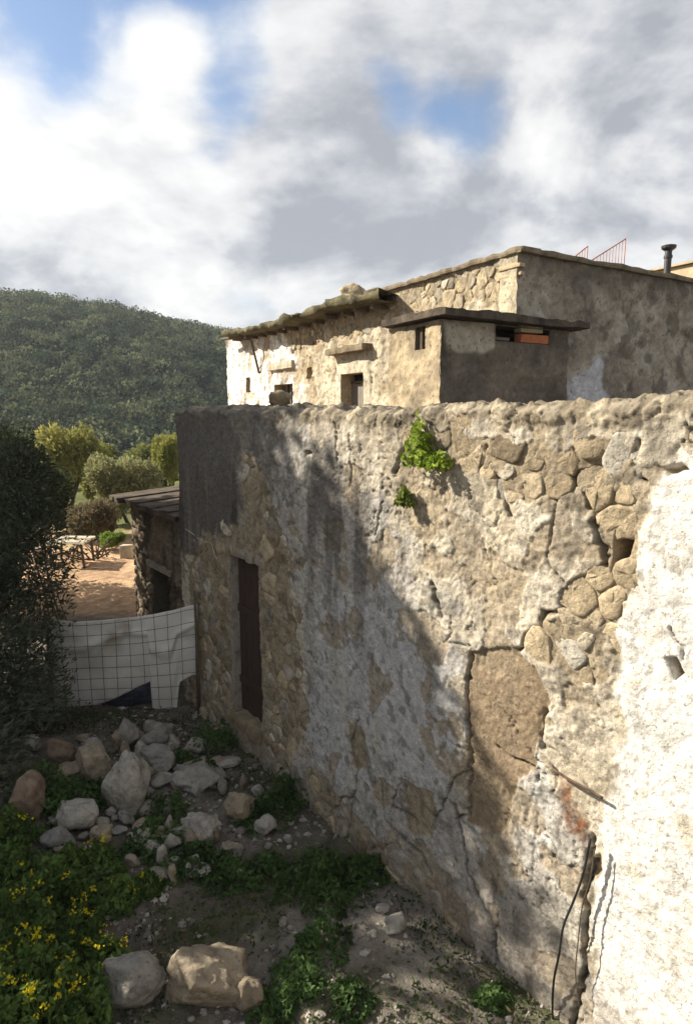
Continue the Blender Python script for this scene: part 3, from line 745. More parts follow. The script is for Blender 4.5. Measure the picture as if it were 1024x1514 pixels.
def wire_on(fc, pts, off, r, name, mat, label, cat):
    mb = MB(); P = []
    for (x, y) in pts:
        u, z = fc.uz(x, y, off); P.append(fc.at(u, z, off).ravel())
    P = [np.array(q) for q in P]; Q = []
    for i in range(len(P) - 1):
        for t in np.linspace(0, 1, 5)[:-1]:
            a = P[max(i - 1, 0)]; bb = P[i]; c = P[i + 1]; d = P[min(i + 2, len(P) - 1)]
            Q.append(.5 * (2 * bb + (c - a) * t + (2 * a - 5 * bb + 4 * c - d) * t * t + (3 * bb - a - 3 * c + d) * t ** 3))
    Q.append(P[-1]); mb.tube(Q, r, 6); o = mb.build(name, mat, None, smooth=True, loc=tuple(Q[0])); return tag(o, label, cat)
wire_on(WF, [(872, 1240), (862, 1290), (848, 1330), (832, 1370), (826, 1410), (818, 1450), (816, 1500), (820, 1530)], .10, .0075, 'cable', M['black_rubber'], 'black cable hanging loosely down the lower wall', 'cable')
wire_on(WF, [(878, 1255), (872, 1300), (860, 1340), (854, 1390), (850, 1440), (856, 1490)], .10, .004, 'wire', M['wire'], 'thin rusty wire beside the black cable on the wall', 'wire')
wire_on(WF, [(274, 782), (286, 790), (300, 800), (312, 804), (318, 822), (330, 838)], .08, .006, 'wire', M['stone_pale'], 'thin pale wire curving across the wall near the brown door', 'wire')
wire_on(WF, [(818, 1138), (845, 1155), (870, 1168), (890, 1180)], .06, .009, 'iron_bar', M['metal'], 'rusty iron bar sticking out above the rust stain', 'bar')

# ================================================================== the house on the upper level
HA = math.radians(30.5)
DL = np.array([-math.sin(HA), math.cos(HA), 0]); DR = np.array([math.cos(HA), math.sin(HA), 0])
C0 = at_depth(771, 372, 10.0); HT = C0[2]
HL = Facade(C0 * np.array([1, 1, 0]), DL, -DR); HR = Facade(C0 * np.array([1, 1, 0]), DR, -DL)
house = empty('stone_house', C0 * np.array([1, 1, 0]) + np.array([0, 0, 2.0]))
tag(house, 'old upper-level stone house with cornice, sunlit doorway and mossy sagging roof at one end', 'house')
UL = HL.uz(337, 540)[0]; UJ = HL.uz(533, 500)[0]; UR = 9.0; ZB = 2.0
def rect(fc, x0, y0, x1, y1):
    a = fc.uz(x0, y0); c = fc.uz(x1, y1); xm, ym = (x0 + x1) / 2, (y0 + y1) / 2
    z1 = fc.uz(xm, y0)[1]; z0 = fc.uz(xm, y1)[1]
    u0, u1 = sorted((fc.uz(x0, ym)[0], fc.uz(x1, ym)[0])); return [u0, u1, min(z0, z1), max(z0, z1)]
HD_ = rect(HL, 506, 552, 539, 600); HD_[2] = 2.35
HW = rect(HL, 408, 568, 434, 600); HW[2] = HW[3] - 1.0
HN = rect(HL, 454, 543, 462, 560); HO = rect(HL, 365, 558, 372, 580)
lp = HL.poly
L_RUB = [lp([(535, 445), (600, 425), (744, 392), (744, 440), (650, 455), (575, 478), (560, 500), (535, 480)]), lp([(480, 470), (535, 450), (545, 500), (500, 515), (490, 500)]), lp([(420, 490), (480, 472), (485, 500), (430, 520)])]
L_WHITE = lp([(300, 470), (420, 470), (446, 520), (440, 560), (470, 640), (300, 640)])
L_FRAME = lp([(499, 524), (549, 516), (549, 640), (499, 640)])
L_QUOIN = lp([(742, 380), (790, 360), (790, 640), (742, 640)])
def hl_base(u, z): return .03 * fbm(u * .5, z * .5, seed=151, oct=3)
def house_left(U, Z):
    wob = fbm(U * 3, Z * 3, seed=160, oct=5); big = fbm(U * .7, Z * .7, seed=161, oct=4); Uw, Zw = U + .05 * wob, Z + .05 * wob
    bare = np.zeros(U.shape)
    for q in L_RUB: bare = np.maximum(bare, sstep(sdf(Uw, Zw, q) + .1 * wob, -.03, .04))
    white = sstep(sdf(Uw, Zw, L_WHITE) + .25 * wob, -.15, .2); fr = sstep(sdf(U, Z, L_FRAME), -.02, .02); qn = sstep(sdf(U, Z, L_QUOIN), -.015, .015)
    bare = bare * (1 - fr) * (1 - qn)
    f1, f2, idv = worley(U * 3.4 + .5 * wob, Z * 4.6 + .5 * wob, 31)
    h = hl_base(U, Z) * (1 - qn) + .03 * (1 - bare) + bare * (.016 + .012 * fbm(U * 5, Z * 5, seed=158, oct=3)) + .012 * wob * (1 - .8 * qn) + .010 * fbm(U * 11, Z * 11, seed=163, oct=3) * (1 - .8 * np.maximum(fr, qn)) + (sstep(f2 - f1, 0, .3) - .5) * .016 * (1 - fr) * (1 - qn)
    h += fr * .02 + qn * .035
    sp = sstep(fbm(U * 2.2, Z * 2.2, seed=165, oct=4), .3, .36) * (1 - fr) * (1 - qn); h -= sp * .02
    def mx(c, t, k): return c * (1 - k[..., None]) + np.asarray(t) * k[..., None]
    c = np.tile(np.array([.52, .45, .335]), U.shape + (1,)) * (1 + .2 * big[..., None] + .15 * wob[..., None])
    c = mx(c, (.78, .76, .71), white * .95); c = mx(c, (.33, .30, .26), white * sstep(fbm(U * 3, Z * 3, seed=167, oct=5), .1, .5) * .55)
    c = mx(c, (.34, .27, .17), bare * .8); c = mx(c, (.36, .28, .17), sp * .7); c = mx(c, (.58, .52, .40), fr * .8); c = mx(c, (.56, .49, .35), qn * .8)
    st = sstep(fbm(U * 4, Z * .6, seed=168, oct=4), .1, .6) * sstep(Z, ZB + 2, HT); c = mx(c, (.17, .145, .105), st * .6 * (1 - .5 * qn))
    c = mx(c, (.20, .17, .125), sstep(Z + .15 * wob, HT - .45, HT) * .6 * (1 - .4 * qn))
    c = mx(c, (.16, .14, .10), sstep(fbm(U * 9, Z * 9, seed=169, oct=4), .25, .55) * .5 * (1 - .5 * white))
    return h, c
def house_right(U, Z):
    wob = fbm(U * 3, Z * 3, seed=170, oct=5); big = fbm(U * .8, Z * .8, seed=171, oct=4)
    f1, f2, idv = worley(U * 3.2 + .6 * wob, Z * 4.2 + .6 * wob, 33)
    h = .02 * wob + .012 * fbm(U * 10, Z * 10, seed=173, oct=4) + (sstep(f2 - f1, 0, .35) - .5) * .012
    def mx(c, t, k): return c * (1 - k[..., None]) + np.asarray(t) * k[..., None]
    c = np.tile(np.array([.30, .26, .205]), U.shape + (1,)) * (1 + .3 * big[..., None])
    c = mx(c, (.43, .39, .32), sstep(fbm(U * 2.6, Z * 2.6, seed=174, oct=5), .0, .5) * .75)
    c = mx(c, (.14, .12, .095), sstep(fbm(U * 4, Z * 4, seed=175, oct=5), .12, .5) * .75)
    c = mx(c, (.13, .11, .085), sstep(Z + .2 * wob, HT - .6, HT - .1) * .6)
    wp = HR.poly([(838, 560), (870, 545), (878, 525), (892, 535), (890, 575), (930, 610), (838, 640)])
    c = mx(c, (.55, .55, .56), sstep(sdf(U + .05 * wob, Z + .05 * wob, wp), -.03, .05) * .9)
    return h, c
hus = np.concatenate([np.arange(0, 6, .026), np.arange(6, UL, .034), [UL]]); hzs = np.arange(ZB, HT + .001, .026)
rv = (.42, .34, .22)
me = facade_mesh('wall', HL, hus, hzs, house_left, [(*HD_, .32, False), (*HW, .30, False), (*HN, .25, True), (*HO, .25, True)], rv)
hw = link('wall', me, M['house'], house); hw.location = -Vector(house.location); hw['label'] = 'sunlit patchy plaster and rubble front of the upper house'
S, R_ = scatter(L_RUB, .06, .15, limit=120, tries=4000)
lay_stones(HL, S, R_, .014, hw, lambda u, z: hl_base(u, z) + .004, .020, [M['stone_tan'], M['stone_pale'], M['stone_grey']], weights=[4, 2, 1])
for o in list(hw.children): o.location = Vector(o.location) - par_world(hw)
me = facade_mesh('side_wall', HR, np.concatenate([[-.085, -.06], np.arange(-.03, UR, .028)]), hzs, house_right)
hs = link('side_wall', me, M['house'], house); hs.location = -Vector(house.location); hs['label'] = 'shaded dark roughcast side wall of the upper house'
def hp(mb, name, mat, par=None, **k):
    o = mb.build(name, mat, par or house, **k); o.location = Vector(o.location) - par_world(par or house); return o
mb = MB(); mb.box(HL.at(.05, -.1, -.36).ravel(), DL * (UL - .1), DR * 5.5, np.array([0, 0, HT - .35])); hp(mb, 'core', M['terrace'])
mb = MB(); mb.box(HL.at(.05, HT - .42, -.05).ravel(), DL * (UL - .1), DR * .3, np.array([0, 0, .38])); hp(mb, 'parapet', M['terrace'])
mb = MB(); mb.box(HR.at(.36, -.1, -.05).ravel(), DR * (UR - .4), DL * .28, np.array([0, 0, HT - .01 + .1])); hp(mb, 'side_parapet', M['terrace'])
# cornice along both wall heads, with the moulded corner below it
hp(strip(HL, -.10, UJ + .15, HT - .02, HT + .055, -.30, .10), 'cornice', M['cornice'])
hp(strip(HR, -.10, UR, HT - .025, HT + .05, -.28, .075), 'cornice', M['cornice'])
for (dz, hh, tt) in ((.17, .085, .06), (.30, .065, .05)):
    hp(strip(HL, -.06, HL.uz(742, 400)[0], HT - dz - tt, HT - dz, -.02, hh, 8, .004), 'corner_moulding', M['lit_stone'], bevel=.01)
# door hood, lintels, door and window
HOOD = rect(HL, 494, 512, 551, 523)
mb = strip(HL, HOOD[0], HOOD[1], HOOD[2] + .02, HOOD[3] - .01, -.05, .26, 10, .012); hp(mb, 'door_hood', M['cornice'])
LN = rect(HL, 400, 534, 437, 546)
hp(strip(HL, LN[0], LN[1], LN[2], LN[3] - .03, -.05, .12, 8, .012), 'lintel', M['stone_pale'])
mb = MB(); u0, u1, z0, z1 = HD_
dr_o = HL.at((u0 + u1) / 2, z0, -.25).ravel(); hd = empty('door', dr_o); under(hd, house)
for k in range(5):
    wv = (u1 - u0 + .02) / 5; mb = MB(); mb.box(HL.at(u0 - .01 + k * wv + .004, z0, -.27).ravel(), DL * (wv - .008), -DR * .03, np.array([0, 0, z1 - z0 - .20 - .02 * (k % 2)]))
    hp(mb, 'plank', M['grey_plank'], hd)
mb = MB(); mb.box(HL.at(u0 - .01, z1 - .2, -.27).ravel(), DL * (u1 - u0 + .02), -DR * .05, np.array([0, 0, .05])); hp(mb, 'transom', M['old_wood'], hd)
mb = MB(); mb.box(HL.at(u0 - .05, z0 - .05, -.345).ravel(), DL * (u1 - u0 + .1), -DR * .02, np.array([0, 0, z1 - z0 + .1])); hp(mb, 'dark_interior_sheet', M['black_rubber'], hd)  # added black sheet: darkness of the interior put into its colour
u0, u1, z0, z1 = HW; wn = empty('window', HL.at((u0 + u1) / 2, z0, -.2).ravel()); under(wn, house)
mb = MB(); mb.box(HL.at(u0 - .03, z0 - .03, -.29).ravel(), DL * (u1 - u0 + .06), -DR * .012, np.array([0, 0, z1 - z0 + .06])); hp(mb, 'pane', M['dark_glass'], wn)
for k in range(5):
    t = u0 + (u1 - u0) * (k + .02) / 4.04; mb = MB(); mb.box(HL.at(t - .02, z0, -.22).ravel(), DL * .045, -DR * .04, np.array([0, 0, z1 - z0])); hp(mb, 'bar', M['grey_plank'], wn)
mb = MB(); mb.box(HL.at(u0, z0 + .42, -.23).ravel(), DL * (u1 - u0), -DR * .035, np.array([0, 0, .05])); hp(mb, 'crossbar', M['grey_plank'], wn)
# sagging earth-and-moss roof over the far end
RT = [(556, 431), (520, 437), (480, 447), (440, 462), (400, 475), (365, 483), (330, 490)]
OV = .55
ru = []; rz = []
for x, y in RT:
    u, z = HL.uz(x, y, OV); ru.append(u); rz.append(z)
un = np.linspace(min(ru), max(ru) + .1, 60); zn = np.interp(un, ru, rz)
dpts = np.concatenate([[OV, OV], np.linspace(OV, -3.6, 20)]); V = []
for j, dd_ in enumerate(dpts):
    zz = zn + .06 * fbm(un * 1.6, un * 0 + j * .5, seed=190, oct=3) + .05 * fbm(un * 6, un * 0 + j * .9, seed=191, oct=3) + (.035 * (OV - dd_))
    off = np.full(un.shape, dd_) + .07 * fbm(un * 3, un * 0 + 2.0, seed=192, oct=3) * (j < 6)
    if j == 0: zz = zn - .15 + .035 * fbm(un * 3, un * 0 + 8, seed=193, oct=3); off = off - .03
    if j == 1: zz = zz - .05
    V.append(HL.at(un, zz, off))
und = HL.at(un, zn - .16, np.full(un.shape, -.2)); V = [und] + V
Vv = np.stack(V); me = mesh_np('roof', Vv.reshape(-1, 3), grid_faces(60, len(V))[:, ::-1])
rf = link('roof', me, M['moss_roof'], house); rf.location = -Vector(house.location); rf['label'] = 'sagging mossy earth roof at the far end of the house'
for k in range(13):                                   # rafter ends under the eaves
    u = min(ru) + .4 + k * (max(ru) - min(ru) - .5) / 12; z = np.interp(u, ru, rz) - .25 - .02 * random.random()
    mb = MB(); mb.box(HL.at(u, z, -.2).ravel(), DL * .09, -DR * (.2 + OV - .12 - .2 * random.random()), np.array([0, 0, .085]), jit=.006); hp(mb, 'rafter_end', M['old_wood'])
mb = MB(); a = HL.at(*HL.uz(371, 503, .30), .30).ravel(); c = HL.at(*HL.uz(383, 552, .06), .06).ravel(); mb.tube([a, (a + c) / 2, c], .035, 7); hp(mb, 'eaves_prop', M['old_wood'])
mb = MB(); mb.tube([HL.at(max(ru) - .6, rz[-1] - .2, .2).ravel(), HL.at(max(ru) + .55, rz[-1] - .17, .4).ravel()], .05, 7); hp(mb, 'ridge_pole', M['old_wood'])

# ------------------------------------------------------------------ rocks (shared with the yard)
ICO_V = None
def ico(sub=3):
    t = (1 + 5 ** .5) / 2
    v = [(-1, t, 0), (1, t, 0), (-1, -t, 0), (1, -t, 0), (0, -1, t), (0, 1, t), (0, -1, -t), (0, 1, -t), (t, 0, -1), (t, 0, 1), (-t, 0, -1), (-t, 0, 1)]
    f = [(0, 11, 5), (0, 5, 1), (0, 1, 7), (0, 7, 10), (0, 10, 11), (1, 5, 9), (5, 11, 4), (11, 10, 2), (10, 7, 6), (7, 1, 8), (3, 9, 4), (3, 4, 2), (3, 2, 6), (3, 6, 8), (3, 8, 9), (4, 9, 5), (2, 4, 11), (6, 2, 10), (8, 6, 7), (9, 8, 1)]
    v = [np.array(p) / np.linalg.norm(p) for p in v]
    for _ in range(sub):
        c = {}; nf = []
        def mid(a, b_):
            k = (min(a, b_), max(a, b_))
            if k not in c: m = v[a] + v[b_]; v.append(m / np.linalg.norm(m)); c[k] = len(v) - 1
            return c[k]
        for a, b_, d in f:
            x, y, z = mid(a, b_), mid(b_, d), mid(d, a); nf += [(a, x, z), (b_, y, x), (d, z, y), (x, y, z)]
        f = nf
    return np.array(v), np.array(f)
ICO = {k: ico(k) for k in (1, 2, 3, 4)}
def rock_mesh(name, size, seed, sub=3, planes=15, rough=.10):
    v, f = ICO[sub]; rng = np.random.default_rng(seed); r = np.ones(len(v))
    for _ in range(planes):                             # knock flat faces off a ball, then roughen it
        n = rng.normal(size=3); n /= np.linalg.norm(n); d = .56 + .34 * rng.random(); k = v @ n
        r = np.minimum(r, np.where(k > .05, d / np.maximum(k, .05), 9))
    P = v * r[:, None]
    P = P * (1 + rough * fbm(v[:, 0] * 2 + seed, v[:, 1] * 2, v[:, 2] * 2, seed=seed, oct=4))[:, None]
    P = P + v * (.05 * fbm(P[:, 0] * 5, P[:, 1] * 5, P[:, 2] * 5, seed=seed + 3, oct=4) - .05 * np.abs(fbm(P[:, 0] * 2.5, P[:, 1] * 2.5, P[:, 2] * 2.5, seed=seed + 8, oct=3)))[:, None]
    P = P / np.abs(P).max(0) * np.asarray(size) / 2
    return mesh_np(name, P, f)
def rock(x, y, wpx, hpx, label, group=None, mat='stone_pale', sub=3, z0=None, turn=None, name='rock', deep=.8, sink=.22, par=None):
    """a stone whose foot shows at photo pixel (x, y); its distance is where it touches the ground"""
    P = on_ground(x, y)
    for _ in range(6): P = on_ground(x, y, float(ground_z(P[0], P[1])))
    d = P[1] / math.cos(PITCH); wd = wpx * d / 941; ht = hpx * d / 941 * .95
    me = rock_mesh(name, (wd * 1.05, max(wd * deep, ht * .8), ht / (1 - sink) * 1.05), int(x * 7 + y * 13), sub)
    o = link(name, me, M[mat]); o.location = (P[0], P[1] + wd * deep * .35, P[2] + ht * .5 - ht * sink * .3); o.rotation_euler = (0, 0, turn if turn is not None else random.uniform(-.3, .3))
    return tag(o, label, 'rock', group)
for (x, y, wd, ht, lb) in ((513, 437, .75, .5, 'pale boulder weighing down the end of the mossy roof'), (546, 437, .55, .34, 'dark flat stone resting where the mossy roof meets the parapet')):
    u, z = HL.uz(x, y, .1); me = rock_mesh('roof_stone', (wd, wd * .8, ht), int(x)); o = link('roof_stone', me, M['stone_tan' if x < 530 else 'stone_brown']); o.location = tuple(HL.at(u, z + .02, -.05).ravel()); tag(o, lb, 'stone')
u, z = WF.uz(413, 598, -.25); o = link('coping_rock', rock_mesh('coping_rock', (.30, .24, .24), 5), M['stone_brown']); o.location = tuple(WF.at(u, WTOP + .09, -.25).ravel()); tag(o, 'dark round stone lying on the wall head below the barred window', 'stone')

# ------------------------------------------------------------------ annex: small flat-roofed outhouse against the house corner
Q0 = at_depth(653, 470, 8.6); AT = Q0[2]
AL = Facade(Q0 * np.array([1, 1, 0]), DL, -DR); AR = Facade(Q0 * np.array([1, 1, 0]), DR, -DL)
annex = empty('outhouse', Q0 * np.array([1, 1, 0]) + np.array([0, 0, 2.0])); tag(annex, 'small square outhouse with dark flat slab roof built against the house corner', 'outhouse')
AUL = AL.uz(574, 540)[0]; AUR = AR.uz(838, 540)[0]
SL = rect(AL, 613, 468, 628, 517); SL[3] = min(SL[3], AT - .06)
OP = rect(AR, 733, 476, 812, 507); OP[3] = min(OP[3], AT - .03)
def ann_l(U, Z):
    wob = fbm(U * 3, Z * 3, seed=200, oct=5); h = .012 * wob + .012 * fbm(U * 9, Z * 9, seed=201, oct=3)
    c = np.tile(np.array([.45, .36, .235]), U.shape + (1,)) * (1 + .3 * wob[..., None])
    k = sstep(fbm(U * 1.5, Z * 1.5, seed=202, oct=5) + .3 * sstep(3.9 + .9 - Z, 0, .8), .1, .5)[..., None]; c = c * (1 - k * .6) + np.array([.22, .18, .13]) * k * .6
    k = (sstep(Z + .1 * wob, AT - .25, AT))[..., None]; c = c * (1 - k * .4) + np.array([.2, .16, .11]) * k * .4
    return h, c
PAN = AR.poly([(653, 472), (730, 474), (732, 512), (715, 522), (653, 520)])
def ann_r(U, Z):
    wob = fbm(U * 3, Z * 3, seed=210, oct=5); h = .012 * wob + .016 * fbm(U * 9, Z * 9, seed=211, oct=3)
    k = sstep(sdf(U + .04 * wob, Z + .04 * wob, PAN) + .03 * wob, -.02, .05); h = h + .015 * k
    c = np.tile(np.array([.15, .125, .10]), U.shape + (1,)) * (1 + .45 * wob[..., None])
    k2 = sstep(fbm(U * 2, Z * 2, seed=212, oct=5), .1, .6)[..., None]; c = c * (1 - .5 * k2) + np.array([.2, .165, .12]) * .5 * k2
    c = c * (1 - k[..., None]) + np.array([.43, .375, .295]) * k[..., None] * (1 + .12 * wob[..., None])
    return h, c
azs = np.arange(ZB, AT, .024)
me = facade_mesh('wall', AL, np.append(np.arange(0, AUL, .024), AUL), azs, ann_l, [(*SL, .3, True)], (.2, .16, .11)); o = link('wall', me, M['house'], annex); o.location = -Vector(annex.location); o['label'] = 'sunlit tan side of the outhouse with a slot window'
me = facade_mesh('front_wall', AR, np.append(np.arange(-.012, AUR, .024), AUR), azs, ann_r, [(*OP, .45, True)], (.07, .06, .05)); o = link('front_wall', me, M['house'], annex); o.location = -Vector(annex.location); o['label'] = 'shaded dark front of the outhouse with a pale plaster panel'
def ap(mb, name, mat, **k):
    o = mb.build(name, mat, annex, **k); o.location = Vector(o.location) - par_world(annex); return o
mb = MB(); mb.box(AL.at(.5, -.1, -.5).ravel(), DL * (AUL - .55), DR * (AUR - .55), np.array([0, 0, AT - .02])); ap(mb, 'core', M['dark_slab'])
mb = MB(); mb.box(AR.at(AUR - .01, -.1, -.02).ravel(), DR * -.03, DL * AUL, np.array([0, 0, AT + .05])); ap(mb, 'end_wall', M['dark_slab'])
mb = MB(); mb.box(AL.at(AUL - .03, -.1, -.02).ravel(), DL * .03, DR * AUR, np.array([0, 0, AT + .05])); ap(mb, 'rear_wall', M['dark_slab'])
mb = MB(); mb.box(AR.at(.03, -.1, -.46).ravel(), DR * (OP[0] - .1), DL * .05, np.array([0, 0, AT + .05])); ap(mb, 'inner_wall', M['dark_slab'])
# weathered slab, ragged edges, tipping a little to the right
nu, nv = 60, 24; uu_ = np.linspace(-.10, AUR + .22, nu); vv_ = np.linspace(-.22, AUL + .05, nv); V = []
UU, VV2 = np.meshgrid(uu_, vv_)
edge = lambda s_: .035 * fbm(UU * 3 + s_, VV2 * 3, seed=220, oct=4)
PU = UU + edge(3) * ((UU < -.05) | (UU > AUR + .1)); PV = VV2 + edge(9) * (VV2 < -.18)
tip = AT + .015 - .045 * UU + .03 * VV2 * 0
base = Q0 * np.array([1, 1, 0])
topV = base + PU[..., None] * DR + PV[..., None] * DL + np.stack([UU * 0, UU * 0, np.maximum(tip, AT + .004) + .10 + .02 * fbm(UU * 5, VV2 * 5, seed=222)], -1)
botV = base + PU[..., None] * DR + PV[..., None] * DL + np.stack([UU * 0, UU * 0, np.maximum(tip, AT + .004) + .01 * fbm(UU * 4, VV2 * 4, seed=223) * (VV2 < -.05)], -1)
gf = grid_faces(nu, nv); n_ = nu * nv; FF = [gf, gf[:, ::-1] + n_]
idx = np.arange(n_).reshape(nv, nu); rim = np.concatenate([idx[0], idx[1:, -1], idx[-1, ::-1][1:], idx[::-1, 0][1:-1]]); r2 = np.roll(rim, -1)
FF.append(np.stack([rim, rim + n_, r2 + n_, r2], -1)[:, ::-1])
me = mesh_np('roof_slab', np.concatenate([topV.reshape(-1, 3), botV.reshape(-1, 3)]), np.concatenate(FF), smooth=False)
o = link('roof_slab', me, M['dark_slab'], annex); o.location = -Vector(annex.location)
# a strip of old render where the slab meets the house, and bricks blocking half of the opening
bx = rect(AR, 771, 494, 812, 508); by = rect(AR, 771, 479, 804, 492)
for q, nm, mt in ((bx, 'brick', 'orange_brick'), (by, 'brick', 'yellow_brick')):
    mb = MB(); mb.box(AR.at(q[0], q[2], -.16).ravel(), DR * (q[1] - q[0] - .01), DL * -.15, np.array([0, 0, q[3] - q[2] - .006]), jit=.004); ap(mb, nm, M[mt], bevel=.008)
mb = MB(); q = rect(AR, 744, 497, 764, 502); mb.box(AR.at(q[0], q[2], -.25).ravel(), DR * (q[1] - q[0]), DL * -.1, np.array([0, 0, q[3] - q[2]])); ap(mb, 'brick', M['stone_grey'], bevel=.006)

# ------------------------------------------------------------------ roof railings, neighbour house and its stovepipe
def railing(p0, p1, drop, n, label):
    p0, p1 = np.array(p0), np.array(p1); r = empty('roof_railing', tuple(p1 - np.array([0, 0, drop]))); tag(r, label, 'railing')
    base_z = p1[2] - drop
    def rp(mb, nm):
        o = mb.build(nm, M['red_paint'], r); o.location = Vector(o.location) - par_world(r)
    mb = MB(); mb.tube([p0, p1], .016, 6); rp(mb, 'top_rail')
    mb = MB(); mb.tube([np.array([p0[0], p0[1], base_z + .06]), np.array([p1[0], p1[1], base_z + .06])], .013, 6); rp(mb, 'bottom_rail')
    for k in range(n + 1):
        t = k / n; p = p0 * (1 - t) + p1 * t
        if p[2] - base_z < .08: continue
        mb = MB(); mb.tube([np.array([p[0], p[1], base_z]), p], .014 if k in (0, n) else .009, 5); rp(mb, 'post' if k in (0, n) else 'baluster')
a = at_depth(872, 386, 13.6); c = at_depth(924, 353, 14.2); railing(a, c, c[2] - (HT - .30), 11, 'faded red stair railing rising above the roof edge, the larger one')
a = at_depth(848, 380, 13.9); c = at_depth(868, 364, 14.2); railing(a, c, c[2] - (HT - .30), 5, 'faded red stair railing above the roof edge, the smaller one')
NBY = 19.0
a = at_depth(962, 402, NBY); c = at_depth(1100, 372, NBY - 2.6)
nbo = empty('neighbour_house', (a[0], a[1], 2.0)); tag(nbo, 'ochre neighbouring house just showing over the roof beside the stovepipe', 'house')
NF = Facade(a * np.array([1, 1, 0]), DL, -DR); NT = a[2]
def npart(mb, nm, mt):
    o = mb.build(nm, M[mt], nbo); o.location = Vector(o.location) - par_world(nbo)
mb = MB(); mb.box(NF.at(-6, 0, 0).ravel(), DL * 6, DR * 6, np.array([0, 0, NT - .25])); npart(mb, 'wall', 'lit_stone')
mb = MB(); mb.box(NF.at(-6, NT - .245, -.03).ravel(), DL * 6.05, DR * .35, np.array([0, 0, .245]), jit=.02); npart(mb, 'parapet', 'lit_stone')
mb = MB(); mb.box(NF.at(-6, NT, .05).ravel(), DL * 6.1, DR * .42, np.array([0, 0, .07]), jit=.01); npart(mb, 'cornice', 'lit_stone')
sp_ = at_depth(986, 392, 16.6)
pipe = empty('stovepipe', tuple(sp_ * np.array([1, 1, 0]) + np.array([0, 0, HT - .32]))); tag(pipe, 'black metal stovepipe with round cap above the roof', 'chimney pipe')
def tp_(mb, nm): o = mb.build(nm, M['black_metal'], pipe, smooth=False); o.location = Vector(o.location) - par_world(pipe)
bz = at_depth(986, 385, 16.6)[2]; tz = at_depth(986, 363, 16.6)[2]
mb = MB(); mb.tube([np.array([sp_[0], sp_[1], HT - .32]), np.array([sp_[0], sp_[1], tz - .12])], .085, 14); tp_(mb, 'pipe')
mb = MB(); mb.tube([np.array([sp_[0], sp_[1], tz - .12]), np.array([sp_[0], sp_[1], tz - .07]), np.array([sp_[0], sp_[1], tz - .01]), np.array([sp_[0], sp_[1], tz])], [.10, .17, .18, .15], 14); tp_(mb, 'cap')
mb = MB(); mb.tube([np.array([sp_[0], sp_[1], tz - .30]), np.array([sp_[0], sp_[1], tz - .24])], .105, 14); tp_(mb, 'collar')

# ================================================================== shed beyond the end of the long wall
SF = Facade(WF.at(U_END - .25, 0.0, -.22).ravel(), WF.D, WF.N)
SU = SF.uz(200, 850)[0]; SZ = SF.uz(240, 757)[1]
shed = empty('stone_shed', SF.at(.8, 0).ravel()); tag(shed, 'low stone shed with flat overhanging roof beyond the end of the long wall', 'shed')
SD = rect(SF, 229, 844, 253, 1000); SD[2] = .1
def shed_h(U, Z):
    wob = fbm(U * 4, Z * 4, seed=230, oct=5); f1, f2, idv = worley(U * 5 + .5 * wob, Z * 6 + .5 * wob, 35)
    h = .02 * wob + .02 * fbm(U * 10, Z * 10, seed=231, oct=3) + (sstep(f2 - f1, 0, .3) - .5) * .035
    c = np.tile(np.array([.17, .135, .095]), U.shape + (1,)) * (1 + .4 * wob[..., None])
    k = sstep(fbm(U * 5, Z * .8, seed=232, oct=4), .0, .5)[..., None]; c = c * (1 - .65 * k) + np.array([.06, .05, .042]) * .65 * k
    return h, c
def shp(mb, nm, mt, **k):
    o = mb.build(nm, M[mt], shed, **k); o.location = Vector(o.location) - par_world(shed); return o
me = facade_mesh('wall', SF, np.append(np.arange(0, SU, .02), SU), np.arange(-.1, SZ, .02), shed_h, [(*SD, .35, False)], (.13, .11, .08))
o = link('wall', me, M['house'], shed); o.location = -Vector(shed.location)
mb = MB(); mb.box(SF.at(SU - .36, -.1, -.03).ravel(), SF.D * .35, -SF.N * 2.2, np.array([0, 0, SZ + .05])); shp(mb, 'end_wall', 'stone_brown')
mb = MB(); mb.box(SF.at(.3, -.1, -2.0).ravel(), SF.D * (SU - .7), -SF.N * .3, np.array([0, 0, SZ + .05])); shp(mb, 'rear_wall', 'stone_brown')
L0 = SF.at(SD[0] - .12, SD[3] - .02, -.2).ravel(); mb = MB(); mb.box(L0, SF.D * (SD[1] - SD[0] + .24), SF.N * .26, np.array([0, 0, .10]), jit=.008); shp(mb, 'lintel', 'stone_grey', bevel=.012)
for k in range(4):
    wv = (SD[1] - SD[0]) / 4; mb = MB(); mb.box(SF.at(SD[0] + k * wv + .003, SD[2], -.30).ravel(), SF.D * (wv - .006), SF.N * .03, np.array([0, 0, SD[3] - SD[2] - .02])); shp(mb, 'door_plank', 'door_wood')
for k in range(11):                                            # roof of boards and flat slabs, running out past the end wall
    u = -.1 + k * (SU + .62) / 11; mb = MB()
    mb.box(SF.at(u, SZ + .0 + .01 * (k % 2), .22 + random.uniform(-.05, .06)).ravel(), SF.D * ((SU + .62) / 11 - .012), -SF.N * 2.5 + np.array([0, 0, .16]), np.array([0, 0, .07 + .02 * random.random()]), jit=.008); shp(mb, 'roof_board', 'dark_slab')

